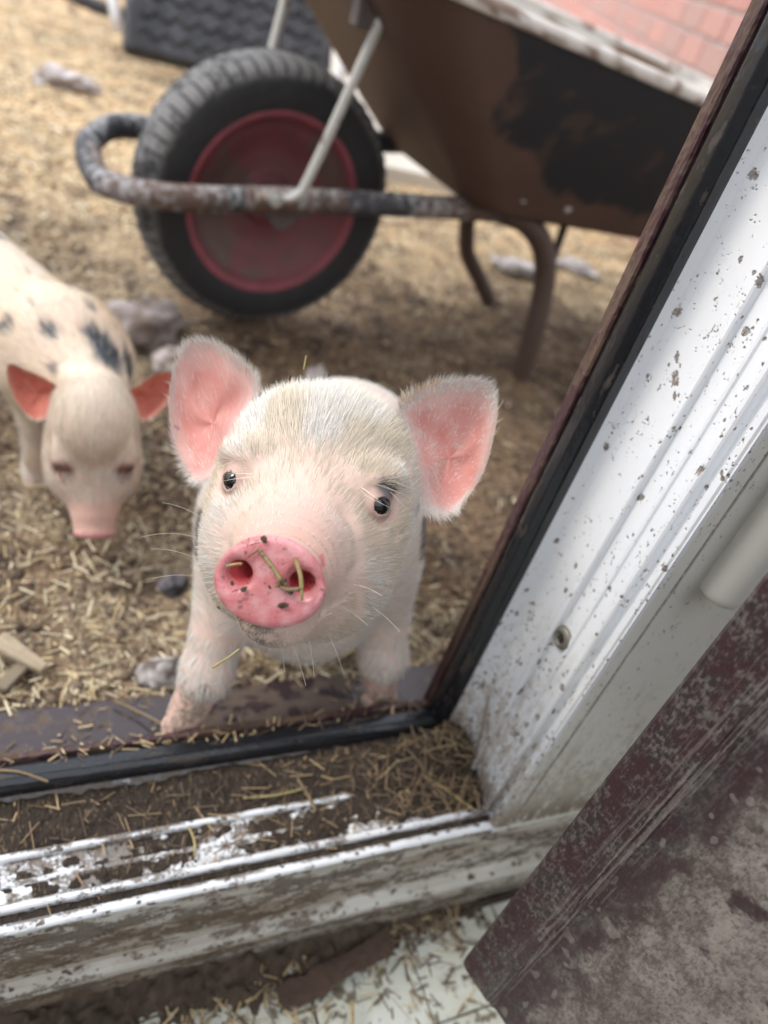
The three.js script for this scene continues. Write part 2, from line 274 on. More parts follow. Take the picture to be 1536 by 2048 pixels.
// soil and litter lying in the sill
const soilY = (x, z) => {
  const a = fbm(x * 26, z * 60, 4, 91), b = fbm(x * 160, z * 160, 3, 95);
  const nearSeal = sm(-0.272, -0.30, z), mid = sm(-0.272, -0.266, z) * sm(-0.234, -0.24, z), right = sm(0.12, 0.30, x);
  let y = -0.0045 + 0.009 * (a - 0.5) + 0.004 * (b - 0.5);
  y += 0.0006 + 0.0045 * nearSeal + 0.0035 * sm(-0.266, -0.275, z) - 0.0012 * mid + 0.0075 * right * sm(-0.238, -0.256, z) + 0.007 * sm(0.27, 0.312, x) * sm(-0.25, -0.27, z);
  if (z > -0.236) y = -0.0052 + 0.004 * (a - 0.5) + 0.003 * (b - 0.5) + 0.0015;
  return y;
};
{
  const pos = [], uv = [], idx = [], nx = 480, nz = 64;
  for (let j = 0; j <= nz; j++) for (let i = 0; i <= nx; i++) { const x = mix(SILLX0 - 0.004, X0 + 0.004, i / nx), z = mix(-0.308, -0.2285, j / nz); pos.push(x, soilY(x, z), z); uv.push(x, z); }
  for (let j = 0; j < nz; j++) for (let i = 0; i < nx; i++) { const a = j * (nx + 1) + i; idx.push(a, a + nx + 1, a + 1, a + 1, a + nx + 1, a + nx + 2); }
  const g = new THREE.BufferGeometry(); g.setAttribute('position', new THREE.Float32BufferAttribute(pos, 3)); g.setAttribute('uv', new THREE.Float32BufferAttribute(uv, 2)); g.setIndex(idx); g.computeVertexNormals();
  const m = surface(1024, 512, 0.4, 0.2, (u, v) => { const a = fbm(u * 90, v * 90, 4, 101), b = fbm(u * 400, v * 400, 3, 103), c = fbm(u * 1000, v * 300, 2, 107); return [...mix3(mix3([0.013, 0.009, 0.007], [0.060, 0.042, 0.029], a * 0.6 + b * 0.4), [0.25, 0.19, 0.11], 0.5 * sm(0.68, 0.8, c)), 0.95, b]; }, 0.002);
  tag(mesh('soil', g, m), 'dark soil and chaff filling the grooves of the door sill', 'soil', null, 'stuff');
}

// ---------------------------------------------------------------- inner floor
{
  const dirt = surface(512, 512, 0.6, 0.6, (u, v) => { const a = fbm(u * 40, v * 40, 4, 111), b = fbm(u * 260, v * 260, 3, 113); return [...mix3([0.03, 0.022, 0.016], [0.14, 0.1, 0.07], a * 0.5 + b * 0.5), 0.95, b]; }, 0.002);
  const g = new THREE.BoxGeometry(4.16, 0.1, 2.22); g.translate(0, FLOOR - 0.054, 0.888); const uv = g.attributes.uv, p = g.attributes.position; for (let i = 0; i < uv.count; i++) uv.setXY(i, p.getX(i), p.getZ(i));
  const fl = tag(mesh('floor', g, dirt), 'inner floor of worn white tiles under mud and straw', null, null, 'structure');
  const tileMat = surface(1024, 1024, 0.5, 0.5, (u, v) => {
    const a = fbm(u * 16, v * 16, 4, 121), b = fbm(u * 150, v * 150, 4, 123), c = fbm(u * 700, v * 700, 2, 127);
    const m = Math.max(sm(0.60, 0.68, a * 0.5 + b * 0.5), sm(0.66, 0.74, b * 0.45 + c * 0.55) * 0.9);
    const q = mix3(mix3([0.66, 0.69, 0.63], [0.55, 0.55, 0.45], 0.6 * sm(0.4, 0.7, a)), mix3([0.06, 0.043, 0.03], [0.2, 0.16, 0.1], c), m * 0.9);
    return [...q, mix(0.38, 0.9, m), m * 0.6 + 0.4 * c];
  }, 0.0012);
  let first = true;
  const edge = (i, j) => [0.195 + i * 0.088 + 0.012 * (hash(i + 9, j + 9, 1) - 0.5), -0.215 + j * 0.078 + 0.012 * (hash(i + 9, j + 9, 2) - 0.5)];
  for (let j = 0; j < 6; j++) for (let i = -9; i < 5; i++) {
    const c = [edge(i, j), edge(i + 1, j), edge(i + 1, j + 1), edge(i, j + 1)], cx = (c[0][0] + c[2][0]) / 2, cz = (c[0][1] + c[2][1]) / 2;
    const sh = new THREE.Shape(c.map(([x, z]) => new THREE.Vector2(cx + (x - cx) * 0.95, -(cz + (z - cz) * 0.95))));
    const t = new THREE.ExtrudeGeometry(sh, { depth: 0.003, bevelEnabled: true, bevelSize: 0.0012, bevelThickness: 0.001, bevelSegments: 1 });
    t.rotateX(-Math.PI / 2); t.translate(0, FLOOR - 0.004 + 0.002 * hash(i + 20, j, 5), 0);
    const P = t.attributes.position, U = t.attributes.uv; for (let k = 0; k < U.count; k++) U.setXY(k, P.getX(k), P.getZ(k));
    const m = mesh('tile', t, tileMat, fl); m.name = first ? 'tile' : `tile_${String(++names.tile).padStart(3, '0')}`; if (first) names.tile = 0; first = false;
  }
}

// ---------------------------------------------------------------- door leaf, standing open into the house
{
  const leaf = thing('door_leaf', [0.2574, -0.01, -0.1423], 'burgundy door leaf standing open at the right, its lower face caked with dried mud', 'door');
  leaf.rotation.y = Math.atan2(0.959, -0.2834) - Math.PI / 2; // local +z runs along the width of the leaf, local -x faces the opening
  const DU = [0.097, 0.268, 0.121, 0.272]; // where the mud has been wiped away
  const mudLeaf = surface(1536, 1536, 0.5, 0.5, (u, v) => { // u along the width, v up
    const a = fbm(u * 10, v * 10, 5, 131), b = fbm(u * 110, v * 80, 4, 137), c = fbm(u * 560, v * 430, 3, 139), e = fbm(u * 1300, v * 420, 2, 141);
    const cover = sm(0.030, 0.078, u + 0.03 * (a - 0.5) + 0.02 * (b - 0.5));
    const grain = c * 0.42 + e * 0.28 + b * 0.30, mark = Math.max(sm(0.016, 0.004, Math.hypot((u - DU[0]) * 1.3, v - DU[1])), sm(0.018, 0.006, Math.hypot(u - DU[2], (v - DU[3]) * 1.2)));
    const bare = sm(0.585, 0.68, fbm(u * 60 + 3.3, v * 60 + 1.2, 5, 163) + 0.05 * (c - 0.5) + 0.24 * mark - 0.05) * sm(0.05, 0.07, u);
    let m = mix(0.05 + 0.30 * sm(0.46, 0.68, grain), 0.74 + 0.26 * sm(0.30, 0.58, grain), cover) * (0.82 + 0.5 * (b - 0.4)) * (1 - 0.5 * sm(0.033, 0.037, u) * sm(0.058, 0.046, u + 0.02 * (b - 0.5)));
    m = cl(m * (1 - 0.88 * bare));
    const streak = Math.max(sm(0.0035, 0.0, Math.abs(u - 0.031)) * sm(0.42, 0.62, fbm(u * 1600, v * 40, 3, 151)), sm(0.012, 0.03, u) * sm(0.046, 0.034, u) * sm(0.58, 0.66, fbm(u * 900, v * 30, 3, 155)));
    const spot = sm(0.71, 0.76, fbm(u * 150, v * 120, 2, 157)) * sm(0.03, 0.04, u) * sm(0.08, 0.05, u) * 0.8;
    const mc = mix3([0.19, 0.158, 0.135], [0.35, 0.305, 0.26], sm(0.34, 0.64, grain * 0.6 + a * 0.4));
    const burgundy = mix3([0.036, 0.011, 0.015], [0.024, 0.015, 0.017], sm(0.4, 0.65, b));
    let q = mix3(burgundy, mc, m);
    q = mix3(q, [0.34, 0.30, 0.26], streak * 0.35); q = mix3(q, [0.45, 0.39, 0.34], spot * 0.35);
    return [...q, mix(0.42, 0.95, Math.max(m, streak)), cl(m * 0.25 + c * 0.5 + spot * 0.4)];
  }, 0.0008);
  // section across the leaf: [x, z] with x = 0 the outer face
  const sec = [[0.062, 0.001], [0.012, 0], [0.004, 0.0006], [0.0012, 0.0025], [0, 0.006], [0, 0.0285], [0.0010, 0.0295], [0.0010, 0.0305], [0.0002, 0.0312], [0.0002, 0.0325], [0.0016, 0.0335], [0.0022, 0.036], [0.0022, 0.80], [0, 0.81], [0, 0.838], [0.004, 0.84], [0.062, 0.84]];
  const g = sweep(sec, 0, 2.03, (a, b, t) => V(a, t, b), { closed: true, caps: true, crease: 0.4 });
  const p = g.attributes.position, uv = g.attributes.uv; for (let i = 0; i < p.count; i++) uv.setXY(i, p.getZ(i) + 0.3 * p.getX(i), p.getY(i));
  mesh('leaf_panel', g, mudLeaf, leaf);
  const hd = std([0.6, 0.58, 0.5], 0.3, { metalness: 0.9 });
  const h = new THREE.Group(); h.name = 'handle'; leaf.add(h); h.position.set(-0.001, 1.0, 0.775);
  mesh('handle_plate', box(0.01, 0.22, 0.034, -0.004, 0, 0, 0.004), hd, h); mesh('lever', tube([[-0.006, 0.05, 0], [-0.04, 0.05, 0], [-0.048, 0.05, -0.02], [-0.048, 0.045, -0.11]], 0.008, 30, 10), hd, h);
}

// ---------------------------------------------------------------- brick wall at the far right
{
  const w = thing('brick_wall', [1.7554, -0.06, -2.1139], 'pinkish red brick wall with pale joints behind the wheelbarrow', 'wall');
  const dir = V(0.4014, 0, -0.9159); w.rotation.y = Math.atan2(dir.z, -dir.x); // local -x runs away along the wall
  const mortar = std([0.70, 0.62, 0.57], 0.95);
  const core = new THREE.BoxGeometry(5.95, 2.4, 0.1); core.translate(-2.45, 1.2, -0.056); mesh('mortar', core, mortar, w);
  const mats = [[0.52, 0.29, 0.25], [0.58, 0.32, 0.275], [0.50, 0.31, 0.27], [0.56, 0.29, 0.245]].map((c, i) => { const m = surface(256, 128, 0.225, 0.075, (u, v) => { const a = fbm(u * 30 + i * 7, v * 30, 4, 171), b = fbm(u * 300, v * 300, 3, 173); const k = 0.8 + 0.3 * a + 0.15 * (b - 0.5); return [c[0] * k, c[1] * k, c[2] * k, 0.9, b]; }, 0.001); return m; });
  const bg = box(0.215, 0.065, 0.02, 0, 0, -0.01, 0.003, 1), bg2 = box(0.213, 0.064, 0.02, 0, 0, -0.0085, 0.004, 1);
  const far = []; let k = 0;
  for (let j = 0; j < 31; j++) for (let i = -2; i < 24; i++) {
    const x = -(i * 0.225 + (j % 2) * 0.1125), y = 0.0375 + j * 0.075, near = j < 11 && i > -4 && i < 16;
    if (near) { const m = mesh('brick', hash(i + 9, j, 3) > 0.5 ? bg : bg2, mats[Math.floor(hash(i + 9, j, 4) * 4)], w); m.name = k ? `brick_${String(k).padStart(3, '0')}` : 'brick'; k++; m.position.set(x, y, 0.004 + 0.002 * hash(i + 9, j, 8)); }
    else { const g = bg.clone(); g.translate(x, y, 0.004); far.push(g); }
  }
  tag(mesh('brickwork', mergeGeometries(far), mats[0], w), null, null, null, 'stuff');
}

// ---------------------------------------------------------------- black platform with metal tubes, far left
{
  const t = thing('step_platform', [0.25, -0.02, -2.62], 'black plastic step with wavy grip ridges and bent pale metal tubes, top left', 'step');
  t.rotation.y = -0.12;
  const black = surface(256, 256, 0.4, 0.4, (u, v) => { const a = fbm(u * 30, v * 30, 4, 181), b = fbm(u * 200, v * 200, 2, 183); const k = 0.02 + 0.05 * sm(0.4, 0.75, a); return [k, k * 1.05, k * 1.18, 0.42 + 0.3 * a, b]; }, 0.0006);
  const pan = new THREE.Group(); pan.name = 'tread'; t.add(pan); pan.rotation.x = -0.6; pan.position.set(0, 0.02, 0);
  mesh('tread_board', box(0.62, 0.52, 0.05, 0.31, 0.27, -0.03, 0.022, 3), black, pan);
  for (let r = 0; r < 8; r++) { const pts = []; for (let i = 0; i <= 40; i++) pts.push(V(0.045 + i / 40 * 0.53, 0.075 + r * 0.055 + 0.011 * Math.sin(i / 40 * Math.PI * 18 + (r % 2) * Math.PI), -0.006)); mesh('grip_ridge', tube(pts, 0.011, 80, 6), black, pan); }
  mesh('front_lip', box(0.58, 0.016, 0.018, 0.31, 0.028, -0.006, 0.006), black, pan);
  const steel = std([0.62, 0.61, 0.6], 0.36, { metalness: 0.6 });
  mesh('tube_leg', tube([[-0.012, 0.075, 0.0], [-0.02, 0.11, 0.0], [-0.055, 0.27, -0.08], [-0.075, 0.7, -0.2]], 0.016, 40, 12), steel, t);
  mesh('tube_leg', tube([[0.6, -0.005, 0.03], [0.61, 0.03, 0.03], [0.645, 0.2, 0.0], [0.655, 0.75, -0.18]], 0.016, 40, 12), steel, t);
  mesh('cross_brace', tube([[-0.3, 0.10, -0.45], [-0.06, 0.06, -0.35], [0.6, 0.05, -0.3]], 0.02, 20, 10), black, t);
}

// ---------------------------------------------------------------- wheelbarrow
{
  const PHI = 8 * Math.PI / 180;
  const b = thing('wheelbarrow', [0.31, 0, -1.139], 'rusty steel wheelbarrow with a fat black tyre and red wheel', 'wheelbarrow');
  b.rotation.y = PHI; // local x runs from wheel to handles, local z towards the doorway
  const pipe = surface(512, 128, 0.5, 0.12, (u, v) => {
    const a = fbm(u * 18, v * 30, 4, 191), c = fbm(u * 140, v * 140, 3, 193);
    let q = mix3([0.085, 0.052, 0.04], [0.14, 0.085, 0.062], a); q = mix3(q, [0.035, 0.036, 0.042], sm(0.5, 0.62, fbm(u * 9, v * 9, 3, 195))); q = mix3(q, [0.36, 0.36, 0.365], sm(0.44, 0.64, a * 0.55 + c * 0.45) * 0.72);
    return [...q, 0.5 + 0.35 * a, c];
  }, 0.0008);
  const uvm = (g, len, r) => { const uv = g.attributes.uv; for (let i = 0; i < uv.count; i++) uv.setXY(i, uv.getX(i) * len, uv.getY(i) * r * 6.28); return g; };
  const pipe2 = std([0.075, 0.045, 0.034], 0.6);
  // frame: one bent tube round the wheel, both sides running back under the tray and down into the legs
  const near = [[-0.235, 0.158, 0.03], [-0.222, 0.163, 0.072], [-0.185, 0.167, 0.098], [-0.12, 0.17, 0.102], [0.0, 0.180, 0.103], [0.14, 0.189, 0.106], [0.28, 0.199, 0.115], [0.345, 0.204, 0.125], [0.395, 0.194, 0.135], [0.44, 0.158, 0.142], [0.462, 0.105, 0.152], [0.466, 0.03, 0.168], [0.468, -0.085, 0.185]];
  const far = near.map(([x, y, z]) => [x + (x > 0.36 ? 0.03 : 0), y + (x > -0.2 ? 0.02 : 0.01), -z]);
  const loop = [...near.slice(0, 8).reverse(), ...far.slice(0, 8)];
  mesh('frame_tube', uvm(tube(loop, 0.0168, 220, 14), 1.5, 0.0145), pipe, b);
  mesh('leg', uvm(tube(near.slice(7), 0.0185, 70, 14), 0.4, 0.0145), pipe2, b);
  mesh('leg', uvm(tube([far[7], [0.405, 0.19, -0.112], [0.452, 0.13, -0.10], [0.466, 0.09, -0.10], [0.486, 0.045, -0.10], [0.53, 0.0, -0.10], [0.58, -0.05, -0.10]], 0.0155, 70, 14), 0.4, 0.0145), pipe2, b);
  mesh('handle', uvm(tube([[0.30, 0.2, 0.117], [0.55, 0.236, 0.16], [1.0, 0.30, 0.24], [1.25, 0.34, 0.26]], 0.0145, 60, 14), 1, 0.0145), pipe, b);
  mesh('handle', uvm(tube([[0.30, 0.22, -0.117], [0.55, 0.256, -0.16], [1.0, 0.31, -0.24], [1.25, 0.35, -0.26]], 0.0145, 60, 14), 1, 0.0145), pipe, b);
  mesh('leg_brace', uvm(tube([[0.50, 0.205, 0.10], [0.497, 0.18, 0.11], [0.472, 0.11, 0.142]], 0.0075, 20, 10), 0.2, 0.0075), pipe2, b);
  mesh('cross_bar', box(0.024, 0.02, 0.30, 0.30, 0.222, 0, 0.003), pipe, b);
  const pale = surface(256, 64, 0.4, 0.1, (u, v) => { const a = fbm(u * 40, v * 60, 4, 201), c = fbm(u * 200, v * 200, 3, 203); return [...mix3([0.47, 0.46, 0.43], [0.20, 0.13, 0.09], sm(0.62, 0.75, a * 0.7 + c * 0.3)), 0.55, c]; }, 0.0006);
  const strut = (pts, w, th) => { const cv = new THREE.CatmullRomCurve3(pts.map((p) => V(...p)), false, 'catmullrom', 0.1); const sh = new THREE.Shape(); sh.moveTo(-w, -th); sh.lineTo(w, -th); sh.lineTo(w, th); sh.lineTo(-w, th); return new THREE.ExtrudeGeometry(sh, { steps: 40, extrudePath: cv }); };
  const sp = mesh('strut', mergeGeometries([uvm(tube([[-0.055, 0.184, 0.114], [-0.01, 0.186, 0.118], [0.006, 0.200, 0.121], [0.022, 0.26, 0.126], [0.047, 0.385, 0.142], [0.058, 0.44, 0.148]], 0.0066, 60, 10, false, 0.2), 0.3, 0.0085)]), pale, b);
  sp.userData.label = 'pale galvanised strut from the frame to the tray';
  mesh('strut', uvm(tube([[-0.05, 0.19, -0.114], [0.0, 0.2, -0.118], [0.03, 0.26, -0.126], [0.06, 0.42, -0.146]], 0.0085, 60, 10), 0.3, 0.0085), pale, b);
  // wheel
  const wheel = new THREE.Group(); wheel.name = 'wheel'; b.add(wheel); wheel.position.set(0.008, 0.146, 0);
  const rubberT = tyreMat();
  const R = 0.192, W2 = 0.047, prof = [[0.126, -0.036], [0.129, -0.042], [0.136, -0.0455], [0.147, -W2], [0.160, -0.0465], [0.172, -0.043], [0.181, -0.037], [0.187, -0.024], [0.189, 0], [0.187, 0.024], [0.181, 0.037], [0.172, 0.043], [0.160, 0.0465], [0.147, W2], [0.136, 0.0455], [0.129, 0.042], [0.126, 0.036]];
  const tg = new THREE.LatheGeometry(new THREE.SplineCurve(prof.map((p) => new THREE.Vector2(...p))).getPoints(64), 120); tg.rotateX(Math.PI / 2);
  { const uv = tg.attributes.uv; for (let i = 0; i < uv.count; i++) uv.setXY(i, uv.getX(i) * 1.2, uv.getY(i) * 0.26); }
  mesh('tyre', tg, rubberT, wheel);
  const lug = mergeGeometries([-1, 1].map((s) => { const g = uvm(tube([[0, 0.1872, s * 0.006], [0.002, 0.1872, s * 0.02], [0.003, 0.1832, s * 0.034], [0.003, 0.1738, s * 0.0425]], 0.0019, 12, 6), 0.06, 0.0042); return g; }));
  const NL = 58; for (let i = 0; i < NL; i++) { const m = mesh('tread_block', lug, rubberT, wheel); m.name = i ? `tread_block_${String(i).padStart(3, '0')}` : 'tread_block'; m.rotation.z = i / NL * Math.PI * 2; }
  const red = (r, x, y) => mix3(mix3(r > 0.118 ? [0.30, 0.06, 0.085] : [0.19, 0.05, 0.06], [0.13, 0.045, 0.05], fbm(x * 60, y * 60, 3, 211)), mix3([0.085, 0.05, 0.04], [0.12, 0.09, 0.075], fbm(x * 50 + 4, y * 50, 3, 213)), sm(0.38, 0.56, fbm(x * 22 + 1.7, y * 22 + 5, 4, 217)) * sm(0.124, 0.112, r) * 0.85);
  const rp = [[0.012, 0.012], [0.03, 0.012], [0.036, 0.004], [0.06, 0.004], [0.075, 0.010], [0.09, 0.020], [0.100, 0.026], [0.107, 0.033], [0.112, 0.041], [0.118, 0.0435], [0.1205, 0.042], [0.119, 0.036], [0.105, 0.02], [0.1, -0.02], [0.119, -0.036], [0.118, -0.0435], [0.112, -0.041], [0.09, -0.02], [0.012, -0.012]];
  const rg = new THREE.LatheGeometry(new THREE.SplineCurve(rp.map((p) => new THREE.Vector2(p[0] * 1.09, p[1]))).getPoints(140), 140); rg.rotateX(Math.PI / 2); tint(rg, (x, y) => red(Math.hypot(x, y), x, y));
  const rimMat = new THREE.MeshPhysicalMaterial({ vertexColors: true, roughness: 0.52 });
  mesh('rim', rg, rimMat, wheel);
  const hub = new THREE.CylinderGeometry(0.018, 0.02, 0.15, 24); hub.rotateX(Math.PI / 2); mesh('hub', hub, pipe, wheel);
  for (const s of [-1, 1]) mesh('axle_bracket', box(0.045, 0.036, 0.006, 0.014, 0.17, s * 0.088, 0.002), pipe, b);
  // tray: rings of a rounded rectangle from the floor to the rim, outside and inside
  const ring = (k, off) => { // k = 0 floor, 1 rim
    const x0 = mix(0.268, -0.02, k) + off, x1 = mix(0.86, 1.16, k) - off, hw = mix(0.165, 0.285, k) - off, y = mix(0.212, 0.447, k) , r = mix(0.05, 0.085, k), pts = [];
    const corner = (cx, cz, a0) => { for (let i = 0; i <= 8; i++) { const a = a0 + i / 8 * Math.PI / 2; pts.push([cx + r * Math.cos(a), cz + r * Math.sin(a)]); } };
    corner(x1 - r, hw - r, 0);
    for (let i = 1; i < 90; i++) pts.push([mix(x1 - r, x0 + r, i / 90), hw]);
    corner(x0 + r, hw - r, Math.PI / 2);
    for (let i = 1; i < 40; i++) pts.push([x0, mix(hw - r, -(hw - r), i / 40)]);
    corner(x0 + r, -hw + r, Math.PI);
    for (let i = 1; i < 30; i++) pts.push([mix(x0 + r, x1 - r, i / 30), -hw]);
    corner(x1 - r, -hw + r, Math.PI * 1.5); pts.push(pts[0]);
    return pts.map(([x, z]) => [x, y - (x - 0.3) * mix(0.045, 0.092, k) - k * 0.06 * Math.min(0, z - 0.2), z]);
  };
  const shell = (off, ks, lift) => { const pos = [], idx = []; let n = 0; for (const k of ks) { const p = ring(k, off); n = p.length; for (const q of p) pos.push(q[0], q[1] + lift, q[2]); } for (let j = 0; j + 1 < ks.length; j++) for (let i = 0; i + 1 < n; i++) { const a = j * n + i; idx.push(a, a + 1, a + n, a + 1, a + n + 1, a + n); } const c = pos.length / 3, p = ring(ks[0], off); pos.push(0.55, p[0][1] + 0.02 + lift, 0); for (let i = 0; i + 1 < n; i++) idx.push(c, i + 1, i); const g = new THREE.BufferGeometry(); g.setAttribute('position', new THREE.Float32BufferAttribute(pos, 3)); g.setIndex(idx); g.computeVertexNormals(); return g; };
  const ks = []; for (let i = 0; i <= 44; i++) ks.push(i / 44);
  const outside = (x, y, z) => {
    const e = fbm(x * 22, y * 22, 4, 221), s = z > 0.05 ? 1 : 0, ln = 0.10 + 0.9 * (0.475 - y) - 0.03 * Math.sin((y - 0.25) * 22); // ragged left edge of the black paint
    const low = 0.338 - 0.085 * sm(0.20, 0.42, x); // ragged lower edge
    const blk = s * sm(-0.006, 0.006, x - 0.115 - 0.16 * sm(0.46, 0.40, y) * 0.55 + 0.07 * (e - 0.5)) * sm(-0.004, 0.005, y - low + 0.05 * (e - 0.5));
    const rust = mix3([0.055, 0.030, 0.023], [0.10, 0.054, 0.040], fbm(x * 9, (y + z) * 9, 4, 225)), paint = mix3([0.011, 0.0125, 0.017], [0.06, 0.036, 0.025], sm(0.60, 0.75, fbm(x * 30, y * 30, 4, 229)) * 0.6);
    return mix3(rust, paint, blk);
  };
  mesh('tray', tint(shell(0, ks, 0), outside), new THREE.MeshPhysicalMaterial({ vertexColors: true, roughness: 0.62 }), b);
  const inside = (x, y, z) => mix3(mix3([0.50, 0.47, 0.42], [0.62, 0.6, 0.56], fbm(x * 30, y * 40 + z * 20, 3, 231)), [0.16, 0.10, 0.065], sm(0.48, 0.62, fbm(x * 12 + 3, (y + z) * 14, 4, 233)));
  mesh('tray_lining', tint(shell(0.006, ks, 0.004), inside), new THREE.MeshPhysicalMaterial({ vertexColors: true, roughness: 0.9 }), b);
  const rimPts = ring(1, 0.001).slice(0, -1).filter((_, i) => i % 3 === 0).map((p) => V(p[0], p[1] + 0.001, p[2]));
  const rimG = tint(tube(rimPts, 0.0085, 260, 10, true), (x, y, z) => mix3(mix3([0.52, 0.48, 0.44], [0.66, 0.63, 0.60], fbm(x * 40, z * 40, 3, 241)), [0.2, 0.14, 0.11], sm(0.58, 0.7, fbm(x * 60, z * 60 + y * 50, 3, 243))));
  mesh('tray_rim', rimG, new THREE.MeshPhysicalMaterial({ vertexColors: true, roughness: 0.85 }), b);
  const bolt = mergeGeometries([new THREE.CylinderGeometry(0.007, 0.0075, 0.006, 6), new THREE.CylinderGeometry(0.010, 0.010, 0.0015, 16)].map((g, i) => { g.rotateX(Math.PI / 2); g.translate(0, 0, i ? -0.003 : 0); return g; }));
  for (const [x, y, z] of [[-0.03, 0.186, 0.128], [0.048, 0.428, 0.156], [0.33, 0.245, 0.178], [0.42, 0.24, 0.180]]) mesh('bolt', bolt, pale, b).position.set(x, y, z);
  mesh('front_bracket', box(0.03, 0.05, 0.02, 0.038, 0.425, 0.132, 0.003), pipe, b);
}
function tyreMat() {
  return surface(512, 256, 1.2, 0.26, (u, v) => { const a = fbm(u * 16, v * 20, 4, 251), c = fbm(u * 120, v * 120, 3, 253), crown = sm(0.062, 0.042, Math.abs(v - 0.13)); const d = sm(0.42, 0.66, a * 0.6 + c * 0.4 + 0.14 * crown); return [...mix3([0.017, 0.017, 0.018], mix3([0.075, 0.07, 0.064], [0.21, 0.205, 0.20], crown), d * (0.07 + 0.6 * crown)), 0.78, c]; }, 0.0008);
}

// ---------------------------------------------------------------- pigs
const dot = (a, b) => a[0] * b[0] + a[1] * b[1] + a[2] * b[2];
const ell = (x, y, z, cx, cy, cz, rx, ry, rz) => { x -= cx; y -= cy; z -= cz; const a = x / rx, b = y / ry, c = z / rz, k0 = Math.sqrt(a * a + b * b + c * c), a2 = a / rx, b2 = b / ry, c2 = c / rz, k1 = Math.sqrt(a2 * a2 + b2 * b2 + c2 * c2); return k1 < 1e-9 ? -Math.min(rx, ry, rz) : k0 * (k0 - 1) / k1; };
const smin = (a, b, k) => { const h = Math.max(k - Math.abs(a - b), 0) / k; return Math.min(a, b) - h * h * k * 0.25; };
const smax = (a, b, k) => -smin(-a, -b, k);
const cone = (x, y, z, A, B, ra, rb) => { const bx = B[0] - A[0], by = B[1] - A[1], bz = B[2] - A[2], px = x - A[0], py = y - A[1], pz = z - A[2]; const t = cl((px * bx + py * by + pz * bz) / (bx * bx + by * by + bz * bz)); return Math.hypot(px - bx * t, py - by * t, pz - bz * t) - mix(ra, rb, t); };
const EYE = [3.6, 2.85, -7.25];
